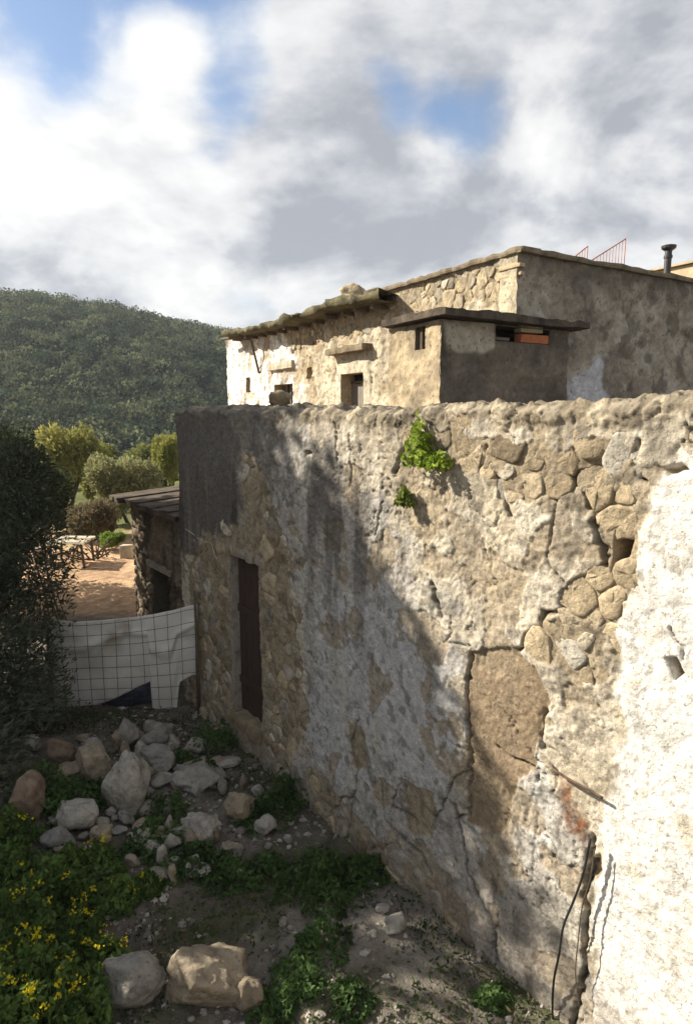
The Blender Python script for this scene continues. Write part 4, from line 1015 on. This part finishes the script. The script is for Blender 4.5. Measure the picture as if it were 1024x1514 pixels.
# ================================================================== wire fence with a white tarpaulin
P1 = WF.at(U_END - .62, 0, .10).ravel(); P0 = at_depth(70, 1000, 7.75) * np.array([1, 1, 0])
fd = (P1 - P0); FL = np.linalg.norm(fd); fd = fd / FL; fn = np.array([fd[1], -fd[0], 0])
FF_ = Facade(P0, fd, fn)
def fcurve(L): 
    q = np.array([FF_.uz(*p) for p in L]); return lambda s: np.interp(s, q[:, 0], q[:, 1])
FTOP = fcurve([(66, 918), (110, 921), (150, 919), (190, 915), (222, 910), (255, 904), (283, 896)])
FBOT = fcurve([(66, 1048), (110, 1048), (140, 1046), (168, 1035), (196, 1022), (222, 1010), (226, 1080), (244, 1094), (258, 1080), (264, 1012), (283, 1002)])
ns_, nv_ = 110, 46; s_ = np.linspace(.02, FL - .02, ns_); vv = np.linspace(0, 1, nv_); S2_, V2_ = np.meshgrid(s_, vv)
tz_, bz_ = FTOP(s_), FBOT(s_); ZZ = bz_ + (tz_ - bz_) * V2_
wr = .030 * fbm(S2_ * 2.0 + V2_ * 1.0, V2_ * 2.2, seed=240, oct=4) + .022 * np.sin(S2_ * 9 + 3 * V2_ + 2 * fbm(S2_ * 2, V2_ * 2, seed=241)) * (1 - V2_ * .6) + .05 * np.exp(-((V2_ - .74 + .06 * np.sin(S2_ * 5)) / .05) ** 2) * sstep(S2_, 0, .4)
Vt = FF_.at(S2_, ZZ, -.05 + wr * .8)
tarp_col = np.tile(np.array([.58, .56, .51]), (ns_ * nv_, 1)) * (1 + .08 * fbm(S2_ * 4, V2_ * 4, seed=244)[..., None].reshape(-1, 1))
k = (sstep(fbm(S2_ * 2.2, V2_ * 3, seed=246, oct=5), .05, .55) * sstep(V2_, .45, .8)).reshape(-1, 1); tarp_col = tarp_col * (1 - .75 * k) + np.array([.27, .21, .145]) * .75 * k
def tarp_fn(q, p):
    a = q.n('ShaderNodeAttribute'); a.attribute_name = 'Col'; n = q.noise(world_vec(q), 22, 6, .6)
    q.put(p.inputs['Base Color'], q.mix(q.ss(n, .55, .75, 0, .35), a.outputs['Color'], (.36, .33, .28, 1))); bump(q, p, n, .3, .01)
M['tarp'] = material('dirty_white_tarp', tarp_fn, .6, .3)
tarp = link('tarpaulin', mesh_np('tarpaulin', Vt - P0, grid_faces(ns_, nv_), np.clip(tarp_col, .02, .8)), M['tarp'], None, tuple(P0)); tag(tarp, 'dirty white tarpaulin hung behind the wire mesh fence', 'tarpaulin')
sm = tarp.modifiers.new('thickness', 'SOLIDIFY'); sm.thickness = .004
DS = fcurve([(150, 1008), (190, 1000), (224, 1000)]); DBt = fcurve([(150, 1062), (190, 1052), (224, 1044)])
s0, s1 = FF_.uz(148, 1030)[0], FF_.uz(224, 1030)[0]; sx_ = np.linspace(s0, s1, 30); SX, VX = np.meshgrid(sx_, np.linspace(0, 1, 14)); zz = DBt(sx_) + (DS(sx_) - DBt(sx_)) * VX
M['blue_plastic'] = mottled('dark_blue_plastic', (.025, .028, .045), (.06, .065, .09), 5, .45, .3, .01, spec=.4)
o = link('plastic_sheet', mesh_np('plastic_sheet', FF_.at(SX, zz, -.10 + .04 * fbm(SX * 5, VX * 2, seed=250)) - P0, grid_faces(30, 14)), M['blue_plastic'], None, tuple(P0)); tag(o, 'dark blue plastic sheet crumpled below the white tarpaulin', 'plastic sheet')
sm = o.modifiers.new('thickness', 'SOLIDIFY'); sm.thickness = .003
fence = empty('wire_fence', tuple(P0)); tag(fence, 'rusty square wire mesh fence beside the end of the long wall', 'fence')
def fp(mb, nm, mt='wire', **k):
    o = mb.build(nm, M[mt], fence, **k); o.location = Vector(o.location) - par_world(fence)
for k in range(12):
    s = .05 + (FL - .10) * k / 11; zt = float(FTOP(s)) + .02; mb = MB()
    mb.tube([FF_.at(s + .01 * math.sin(3 * t + k), zt * t + (1 - t) * .16, .045 + .01 * math.sin(5 * t + k)).ravel() for t in np.linspace(0, 1, 8)], .0036, 5); fp(mb, 'wire')
for k in range(8):
    mb = MB(); f_ = k / 7
    mb.tube([FF_.at(s, (float(FTOP(s)) - .02) * (1 - f_) + (.28 + .02 * math.sin(s * 3)) * f_ , .052 + .012 * math.sin(4 * s + k)).ravel() for s in np.linspace(.03, FL - .03, 16)], .0036, 5); fp(mb, 'wire')
for s, h_ in ((.04, 1.52), (FL - .04, 1.72)):
    mb = MB(); mb.tube([FF_.at(s, .0, .015).ravel(), FF_.at(s + .01, h_ * .5, .01).ravel(), FF_.at(s, h_, .02).ravel()], [.024, .022, .017], 7); fp(mb, 'post', 'old_wood', smooth=True)

# ================================================================== the sunlit patch behind
def gnd(x, y):
    P = on_ground(x, y)
    for _ in range(6): P = on_ground(x, y, float(ground_z(P[0], P[1])))
    return P
T0 = gnd(107, 833); d_ = T0[1]; k_ = d_ / 941
tb = empty('garden_table', tuple(T0)); tag(tb, 'rough low table with pale top on the orange earth behind the tarpaulin', 'table')
def tbp(mb, nm, mt, **k):
    o = mb.build(nm, M[mt], tb, **k); o.location = Vector(o.location) - par_world(tb)
for j in range(5):
    mb = MB(); mb.box(T0 + np.array([-.48, -.40 + j * .17, .62 + .008 * (j % 2)]), (.98, .02, -.02), (0, .16, 0), (0, 0, .05), jit=.012); tbp(mb, 'top_board', 'stone_pale', bevel=.006)
for sx_s in (-.40, .40):
    for sy_s in (-.3, .35):
        mb = MB(); mb.tube([T0 + np.array([sx_s * 1.12, sy_s, -.03]), T0 + np.array([sx_s, sy_s, .62])], .035, 6); tbp(mb, 'leg', 'old_wood')
me = rock_mesh('sack', (.42, .40, .66), 77, 3, 5); o = link('sack', me, M['tarp'] if False else M['stone_pale']); o.location = tuple(T0 + np.array([-.82, -.1, .30])); tag(o, 'bulging pale sack standing against the low table', 'sack')
bp = gnd(128, 830); mb = MB()
pile = empty('brushwood_pile', tuple(bp)); tag(pile, 'heap of dry brown branches under and beside the low table', 'branches')
for j in range(26):
    a = bp + np.array([random.uniform(-.7, .5), random.uniform(-.2, .5), .03 + .1 * random.random()]); c = a + np.array([random.uniform(-.5, .6), random.uniform(-.3, .3), random.uniform(.05, .55)]); m = (a + c) / 2 + RNG.normal(0, .05, 3)
    mb = MB(); mb.tube([a, m, c], [.025, .02, .01], 5); o = mb.build('branch', M['old_wood'], pile, smooth=True); o.location = Vector(o.location) - par_world(pile)
q = gnd(186, 826); mb = MB(); mb.box(q + np.array([-.16, 0, -.02]), (.32, 0, 0), (0, .25, 0), (0, 0, .38), jit=.015); o = mb.build('stone_block', M['stone_pale'], None, bevel=.02, loc=tuple(q)); tag(o, 'pale square stone block on the orange earth beside the shed', 'stone block')
# stakes and dead branches leaning by the near tree
for j, (x0, y0, x1, y1, r) in enumerate(((100, 888, 58, 792, .022), (92, 884, 66, 800, .016), (78, 885, 44, 800, .02), (104, 882, 78, 820, .012), (60, 890, 86, 818, .014))):
    a = gnd(x0, y0 + 40); Y = a[1] - .6; a = at_depth(x0, y0 + 40, Y); c = at_depth(x1, y1, Y - .2); a[2] = float(ground_z(a[0], a[1])) - .02
    mb = MB(); m = (a + c) / 2 + RNG.normal(0, .06, 3); mb.tube([a, m, c], [r, r * .9, r * .5], 6); o = mb.build('dead_branch', M['bark'], None, smooth=True, loc=tuple(a)); tag(o, 'grey dead branch leaning among the olive twigs by the fence', 'branch', 'dead branches leaning by the olive tree')

# ================================================================== trees
OL1, OL2 = (.032, .040, .023), (.135, .15, .10)
olive = make_tree('olive_tree', 'dark olive tree overhanging the rubble beside the tarpaulin fence', (-5.15, 7.5, float(ground_z(-5.15, 7.5))),
    [((0, 0, 2.3), (1.45, 1.35, 1.35)), ((.75, -.35, 1.15), (.95, .9, .95)), ((-.3, .2, 3.3), (1.3, 1.2, .8)), ((.9, .1, 2.1), (.75, .8, .8)), ((.35, -1.1, .75), (1.05, .85, .85)), ((.1, -1.9, .6), (.9, .8, .8)), ((1.25, -.7, .8), (.62, .6, .75)), ((1.3, -1.6, .5), (.6, .6, .6)), ((1.25, .1, 1.9), (.42, .6, 1.0)), ((1.05, .3, 3.0), (.5, .6, .6)), ((1.0, -.9, 1.3), (.75, .6, .8)), ((1.35, -1.2, .75), (.6, .55, .75)), ((1.55, -2.0, .45), (.5, .55, .55)), ((1.5, -.5, .55), (.45, .5, .55))], 46000, .075, OL1, OL2, .16, 301, c3=(.14, .15, .11), aspect=.30)
make_tree('tall_tree', 'tall broad tree on the left shading the yard', (-8.2, 8.9, 0),
    [((0, 0, 6.3), (2.3, 2.5, 2.9)), ((.3, -1.1, 4.0), (2.0, 1.7, 2.0)), ((-.2, 1.5, 5.0), (2.1, 1.8, 2.4)), ((.4, 1.2, 8.0), (1.5, 1.6, 1.5)), ((.6, -1.3, 7.0), (1.1, 1.0, 1.2))], 36000, .19, (.03, .045, .018), (.075, .10, .04), .3, 302, aspect=.6, hollow=.2)
make_tree('lemon_tree', 'low bushy tree beside the lane shading the rubble', (-6.9, 5.6, 0), [((0, 0, 2.2), (1.5, 1.3, 2.0)), ((.2, .9, 3.2), (1.3, 1.1, 1.7)), ((0, -1.2, 1.9), (1.3, 1.1, 1.7))], 13000, .17, (.03, .045, .018), (.075, .10, .04), .15, 303, aspect=.6, hollow=.2)
make_tree('carob_tree', 'dark dense tree at the edge of the orange earth', (-7.9, 13.2, 0), [((0, 0, 2.5), (1.35, 1.5, 1.35)), ((.5, -.9, 1.3), (1.0, 1.0, 1.2)), ((-.4, .9, 1.6), (1.3, 1.2, 1.5)), ((.5, .3, 3.1), (.8, .9, .6))], 22000, .12, (.016, .024, .010), (.055, .068, .03), .16, 304, aspect=.5)
YG1, YG2 = (.20, .19, .045), (.44, .36, .09)
def mid(name, label, x, ytop, y0px, wpx, Y, c1, c2, seed, n=9000, leaf=.22, c3=None):
    P = at_depth(x, y0px, Y); gz = float(ground_z(P[0], P[1])); top = at_depth(x, ytop, Y)[2]; r = wpx / 2 * Y / 941; ht = top - gz; rng = np.random.default_rng(seed)
    bl = [((0, 0, ht * .56), (r * .62, r * .62, ht * .36))]
    for _ in range(6):
        a = rng.random() * 6.28; q = .35 + .3 * rng.random(); zc_ = ht * (.28 + .48 * rng.random()); s = .34 + .16 * rng.random()
        bl.append(((math.cos(a) * r * q, math.sin(a) * r * q, zc_), (r * s, r * s, min(ht * .26, ht - zc_))))
    return make_tree(name, label, (P[0], P[1], gz), bl, n, leaf, c1, c2, .05 * ht * .5, seed, c3=c3)
mid('poplar_tree', 'bushy yellow-green tree with golden crown beyond the orange earth', 105, 628, 770, 100, 27, (.19, .20, .06), (.44, .41, .13), 311, 13000, .17)
mid('almond_tree', 'smaller yellow-green tree beside the golden one', 150, 652, 765, 62, 29, (.15, .17, .05), (.36, .35, .10), 312, 8000, .17)
mid('grey_tree', 'wide rounded grey-green tree above the shed roof', 190, 672, 760, 110, 23, (.21, .21, .10), (.38, .38, .19), 313, 14000, .14)
mid('young_tree', 'slim yellow-green tree against the end of the long wall', 250, 637, 750, 44, 31, (.18, .20, .05), (.40, .39, .10), 314, 7000, .17)
mid('fig_tree', 'low dark green tree below the golden crown', 70, 690, 790, 80, 21, (.035, .05, .018), (.11, .13, .05), 315, 9000, .15)
mid('dark_bush', 'small dark round bush beside the slim yellow-green tree', 238, 700, 750, 26, 26, (.03, .04, .02), (.08, .09, .04), 316, 3500, .12)
mid('cypress_bush', 'brownish dry bush beside the low table', 140, 738, 800, 90, 19.5, (.12, .10, .06), (.24, .20, .12), 317, 9000, .11)
mid('green_bush', 'bright green low bush behind the stone block', 168, 788, 818, 46, 18.2, (.10, .16, .03), (.24, .34, .07), 318, 3500, .09)
for j, (x, yt, w_, Y, lb) in enumerate(((20, 640, 90, 34, 'olive-green tree standing behind the dark carob'), (215, 655, 80, 40, 'pale green tree standing behind the grey-green one'), (130, 655, 90, 44, 'green tree standing far behind the almond tree'), (270, 660, 60, 46, 'dull green tree half hidden by the wall end'))):
    mid('field_tree', lb, x, yt, 745, w_, Y, (.10, .12, .04), (.27, .28, .09), 330 + j, 7000, .24)

# far wood on the hillside: one mass
rng = np.random.default_rng(5); NT_ = 2700
yy = 92 + (HD + 45 - 92) * rng.random(NT_) ** .8; aa = rng.uniform(-80, 420, NT_); aa = np.where(rng.random(NT_) < .12, rng.uniform(-700, 900, NT_), aa); xx = (aa - 512) / 941 * yy
hz = hill_z(xx, yy); rr_ = rng.uniform(1.3, 3.3, NT_) * (0.8 + yy / 500); K = 140
d = rand_dirs(NT_ * K, rng); d[:, 2] = np.abs(d[:, 2]) * 1.15 - .35
cen = np.repeat(np.stack([xx, yy, hz + rr_ * .75], -1), K, axis=0); R3_ = np.repeat(rr_, K)[:, None]
P = cen + d * R3_ * (.7 + .45 * rng.random((NT_ * K, 1))) * np.array([1, 1, 1.05])
tone = np.repeat(rng.random(NT_) ** 1.6, K)[:, None]; tone2 = np.repeat(.45 + 1.0 * rng.random(NT_), K)[:, None]
cols = (np.array([.030, .050, .028]) * (1 - tone) + np.array([.155, .17, .085]) * tone) * tone2 * (.85 + .3 * rng.random((NT_ * K, 1)))
wood = link('hillside_wood', leaf_mesh('hillside_wood', P, .58, cols, rng, outward=d, aspect=.9), M['leaf']); wood['kind'] = 'stuff'; wood['label'] = 'dark green wood covering the far hillside'

# ================================================================== rubble in the yard
RK = [  # x, foot y, width, height, label, material
    (182, 1212, 78, 100, 'big craggy pale boulder in the middle of the rubble', 'rock_pale', 4),
    (228, 1150, 66, 46, 'broad grey boulder behind the big craggy one', 'rock_grey', 4),
    (136, 1160, 62, 58, 'rounded tan boulder beside the big craggy one', 'rock_tan', 4),
    (88, 1135, 46, 48, 'pinkish rounded boulder by the olive twigs', 'stone_rust', 3),
    (290, 1248, 70, 46, 'pale angular rock with a broken ochre side', 'rock_pale', 4),
    (352, 1222, 52, 52, 'tan blocky rock tipped on its end near the wall', 'rock_tan', 4),
    (290, 1170, 86, 30, 'long flat pale slab lying towards the wall', 'rock_pale', 3),
    (104, 1228, 82, 40, 'flat grey-white slab of stone in the weeds', 'rock_pale', 3),
    (78, 1262, 60, 36, 'low weathered stone behind the yellow flowers', 'rock_grey', 3),
    (186, 1110, 48, 48, 'pointed grey stone below the tarpaulin', 'rock_grey', 3),
    (232, 1104, 52, 36, 'smooth grey stone under the hanging strip of tarpaulin', 'rock_grey', 3),
    (40, 1210, 50, 70, 'reddish earth-stained boulder under the olive tree', 'stone_rust', 3),
    (300, 1505, 145, 92, 'large tan boulder in the foreground grass', 'rock_tan', 4),
    (186, 1495, 118, 80, 'large grey boulder beside the foreground tan one', 'rock_grey', 4),
    (368, 1502, 50, 74, 'ochre upright stone leaning on the foreground boulder', 'rock_tan', 3),
    (254, 1258, 32, 24, 'small white stone beside the pale angular rock', 'rock_pale', 3),
    (352, 1056, 20, 36, 'white pointed stone propped beside the brown door', 'rock_pale', 3),
    (584, 1382, 42, 24, 'white flat stone at the foot of the wall', 'rock_pale', 3),
    (566, 1352, 26, 12, 'small white chip at the foot of the wall', 'rock_pale', 2),
    (150, 1250, 40, 32, 'tan cobble in front of the flat slab', 'rock_tan', 3),
    (186, 1222, 30, 26, 'pale cobble touching the foot of the big craggy boulder', 'rock_pale', 3),
    (426, 1248, 16, 14, 'small white pebble near the foot of the wall', 'rock_pale', 2),
    (380, 1180, 22, 22, 'small pale stone lying behind the tan blocky rock', 'rock_pale', 2)]
RKP = []
for x, y, w_, h_, lb, mt, sb in RK:
    o = rock(x, y, w_, h_, lb, None, mt, sb); short = lb
    for cut in (' in the', ' by the', ' with a', ' near the', ' lying', ' tipped', ' below', ' under', ' behind', ' beside', ' at the', ' leaning', ' propped', ' touching', ' of stone'): short = short.split(cut)[0]
    RKP.append((np.array(o.location), short))
USED = set()
def near_what(P, head):
    """place phrase for a small thing, tried from plain to exact until nobody else has it"""
    P = np.asarray(P); dw = float((P - WF.O) @ WF.N); dist = [np.hypot(*(P[:2] - q[:2])) for q, _ in RKP]; i, j = np.argsort(dist)[:2]
    A, B = RKP[i][1], RKP[j][1]; opts = []
    if dw < .35: opts.append('against the foot of the plaster wall' if float((P - WF.O) @ WF.D) < DOOR[0] - .4 else 'against the wall by the brown door')
    if dist[i] < .9: opts.append('beside the ' + A)
    if dist[i] < .9 and dist[j] < 1.3: opts.append('by the %s and the %s' % (A, B))
    if P[1] > 6.9: opts.append('below the tarpaulin fence')
    if not opts: opts.append('on open soil between wall and rubble' if dw < 1.6 else 'on the weedy bank away from the wall')
    opts = [o for o in opts if len((head + ' ' + o).split()) <= 16] or opts[:1]
    for o in opts:
        if head + ' ' + o not in USED: USED.add(head + ' ' + o); return head + ' ' + o
    return head + ' ' + opts[-1]
for j in range(120):
    x = random.gauss(215, 105); y = random.uniform(1090, 1310)
    if x < 30 or x > 330 + (y - 1090) * .8: continue
    mt = random.choice(['rock_pale', 'rock_grey', 'rock_tan', 'rock_pale']); o = rock(x, y, 12 + 40 * random.random() ** 2, 9 + 24 * random.random() ** 1.6, '-', 'loose stones in the yard rubble', mt, 3); sz_ = o.dimensions.x; o['label'] = near_what(o.location, ('small' if sz_ < .11 else 'larger') + ' loose %s stone' % mt[5:])
# gravel: one mass
v1, f1_ = ICO[1]; NP = 9000; rng = np.random.default_rng(9)
px_ = rng.uniform(-4.6, 1.6, NP); py_ = rng.uniform(3.2, 8.0, NP); keep = ((np.stack([px_, py_, px_ * 0], -1) - WF.O) @ WF.N > .05) & (fbm(px_ * 1.2, py_ * 1.2, seed=61) + .35 * sstep(px_, -2, 0) > -.05); px_, py_ = px_[keep], py_[keep]
sz = .004 + .022 * rng.random(len(px_)) ** 2.2 * (1 + 1.2 * (rng.random(len(px_)) < .06)); rotv = rng.uniform(.6, 1.3, (len(px_), 1, 3)); jt = 1 + .25 * rng.normal(size=(len(px_), len(v1), 1))
Vp = v1[None] * jt * rotv * sz[:, None, None] * np.array([1, 1, .7]) + np.stack([px_, py_, ground_z(px_, py_) + sz * .25], -1)[:, None, :]
Fp = (f1_[None] + (np.arange(len(px_)) * len(v1))[:, None, None]).reshape(-1, 3)
gcol = np.repeat(np.array([.33, .30, .26]) * rng.uniform(.25, 1.4, (len(px_), 1)), len(v1), axis=0)
gv = link('gravel', mesh_np('gravel', Vp.reshape(-1, 3), Fp, np.clip(gcol, .05, .65), smooth=False), M['house']); gv['kind'] = 'stuff'; gv['label'] = 'pale gravel and chips strewn over the yard'

# ================================================================== weeds
def weed(name, label, P, rad, hgt, n, leaf, c1, c2, group, seed, flowers=0, cat='weed', dome=True, up=.5):
    rng = np.random.default_rng(seed); P = np.asarray(P, float); root = empty(name, tuple(P)); tag(root, label, cat, group)
    a = rng.uniform(0, 6.283, n); q = rad * rng.random(n) ** .55 * (1 + .45 * fbm(np.cos(a) * 1.6 + seed, np.sin(a) * 1.6, seed=seed, oct=3)); z = hgt * (rng.random(n) ** .8) * np.maximum(1 - .65 * (q / rad) ** 2, .15) * (1 + .5 * fbm(q * np.cos(a) * 9, q * np.sin(a) * 9, seed=seed + 1, oct=2))
    L = np.stack([q * np.cos(a), q * np.sin(a), z + .01], -1); L[:, 2] += ground_z(L[:, 0] + P[0], L[:, 1] + P[1]) - P[2] if dome else 0
    link('leaves', leaf_mesh('leaves', L, leaf, leaf_cols(L + P, c1, c2, None, 5, rng), rng, up=up, aspect=.55), M['leaf'], root)['kind'] = 'stuff'
    mb = MB(); tips = []
    for k in range(max(5, int(n / 60))):
        a_ = rng.uniform(0, 6.283); q_ = rad * .85 * rng.random() ** .6; hh = hgt * (.7 + .5 * rng.random()) * (1 - .4 * (q_ / rad) ** 2)
        b_ = np.array([q_ * .5 * math.cos(a_), q_ * .5 * math.sin(a_), 0]); t_ = np.array([q_ * math.cos(a_), q_ * math.sin(a_), hh]); tips.append(t_); mb.tube([b_, (b_ + t_) / 2 + rng.normal(0, .01, 3), t_], [.004, .003, .002], 4)
    mb.build('stems', M['stem'], root)
    if flowers:
        FP = []
        for k in range(flowers):
            t_ = tips[k % len(tips)] + np.array([rng.normal(0, .03), rng.normal(0, .03), rng.normal(.02, .02)])
            FP += [t_ + rng.normal(0, .016, 3) for _ in range(9)]
        FP = np.array(FP); cc = np.tile(np.array([.62, .52, .02]), (len(FP), 1)) * rng.uniform(.7, 1.2, (len(FP), 1))
        fo = link('flowers', leaf_mesh('flowers', FP, .021, np.clip(cc, 0, .9), rng, aspect=.9), M['leaf'], root); fo['kind'] = 'stuff'
    return root
M['stem'] = mottled('green_stem', (.05, .08, .02), (.10, .14, .04), 10, .7)
G1, G2 = (.032, .060, .020), (.10, .17, .05)
WD = [(320, 1110, 46, 60), (300, 1150, 30, 40), (410, 1205, 44, 46), (430, 1180, 36, 60), (470, 1290, 60, 42), (510, 1310, 56, 38), (540, 1290, 38, 42), (440, 1310, 50, 30), (380, 1215, 40, 34), (250, 1210, 56, 50), (240, 1245, 50, 44), (215, 1255, 40, 40), (330, 1290, 50, 34), (270, 1290, 46, 34), (110, 1190, 56, 50), (140, 1190, 34, 36), (90, 1200, 40, 44), (60, 1170, 50, 60), (290, 1270, 38, 26), (480, 1330, 46, 28), (345, 1300, 44, 30), (265, 1130, 24, 24), (160, 1150, 26, 30), (390, 1290, 40, 26), (725, 1480, 34, 26), (520, 1480, 40, 26), (440, 1460, 50, 30), (470, 1400, 54, 30), (90, 1290, 60, 46), (400, 1500, 44, 30), (210, 1190, 26, 40)]
for j, (x, y, w_, h_) in enumerate(WD):
    P = gnd(x, y); s_k = P[1] / 941
    weed('weed_clump', near_what(P, ('broad' if w_ > 45 else 'small') + ' dark green weed clump'), P, w_ * s_k * .9, h_ * s_k * .72, int(190 + w_ * 5), .052, G1, G2, 'weed clumps in the yard', 400 + j)
FWD = [(20, 1310, 80, 70), (70, 1330, 80, 70), (110, 1300, 60, 56), (150, 1290, 60, 50), (30, 1390, 100, 80), (90, 1400, 90, 66), (15, 1470, 110, 100), (70, 1490, 110, 90), (120, 1500, 90, 70), (130, 1345, 60, 50), (20, 1250, 60, 60), (60, 1440, 90, 70), (160, 1430, 70, 44), (180, 1330, 44, 36), (215, 1320, 40, 30), (5, 1530, 120, 110), (60, 1550, 110, 90)]
for j, (x, y, w_, h_) in enumerate(FWD):
    P = gnd(x, y); s_k = P[1] / 941
    weed('mustard_plant', near_what(P, ('bushy' if w_ >= 80 else 'small') + ' yellow-flowered mustard plant'), P, w_ * s_k * .7, h_ * s_k * .85, int(650 + w_ * 7), .05, (.045, .08, .02), (.14, .22, .055), 'yellow-flowered mustard plants', 500 + j, flowers=(9 if y > 1380 else 3), cat='flowering plant')
def wall_weed(x, y, r, hg, n, lb, seed, c1=(.12, .20, .02), c2=(.34, .42, .06)):
    u, z = WF.uz(x, y, .05); P = WF.at(u, z, .07).ravel(); o = weed('wall_plant', lb, P, r, hg, n, .055, c1, c2, None, seed, cat='plant', dome=False, up=.9)
    return o
wall_weed(622, 690, .13, .26, 420, 'bright green plant sprouting from the upper wall', 601)
wall_weed(652, 694, .09, .10, 180, 'small green tuft beside the bright plant on the wall', 602)
wall_weed(601, 748, .07, .16, 200, 'dull green plant rooted in the crack below the bright one', 603, (.06, .09, .015), (.18, .22, .05))
# thin low ground cover over the yard: one mass
NG = 42000; rng = np.random.default_rng(19); gx_ = rng.uniform(-5.0, 1.6, NG); gy_ = rng.uniform(3.0, 8.6, NG)
k = (fbm(gx_ * 1.1, gy_ * 1.1, seed=71, oct=4) + rng.normal(0, .22, NG) > .10) & ((np.stack([gx_, gy_, gx_ * 0], -1) - WF.O) @ WF.N > .08); gx_, gy_ = gx_[k], gy_[k]
GP = np.stack([gx_, gy_, ground_z(gx_, gy_) + rng.uniform(.0, .05, len(gx_))], -1)
gr = link('ground_cover', leaf_mesh('ground_cover', GP, .042, leaf_cols(GP, (.028, .05, .016), (.085, .125, .036), (.19, .16, .09), 3, rng), rng, up=1.2, aspect=.4), M['leaf']); gr['kind'] = 'stuff'; gr['label'] = 'sparse low weeds covering the yard soil'

# ================================================================== air: thin haze over the whole place
mb = MB(); mb.box((-1700, -1700, -16), (3400, 0, 0), (0, 3400, 0), (0, 0, 92))
hm = bpy.data.materials.new('haze'); hm.use_nodes = True; hm.node_tree.nodes.clear(); q = NB(hm.node_tree)
pv = q.n('ShaderNodeVolumePrincipled'); pv.inputs['Color'].default_value = (.80, .88, 1.0, 1); pv.inputs['Density'].default_value = 0.00035; pv.inputs['Anisotropy'].default_value = .0
ou = q.n('ShaderNodeOutputMaterial'); hm.node_tree.links.new(pv.outputs[0], ou.inputs['Volume'])
o = mb.build('haze', hm); o['kind'] = 'stuff'; o['label'] = 'thin pale haze in the air over the valley'
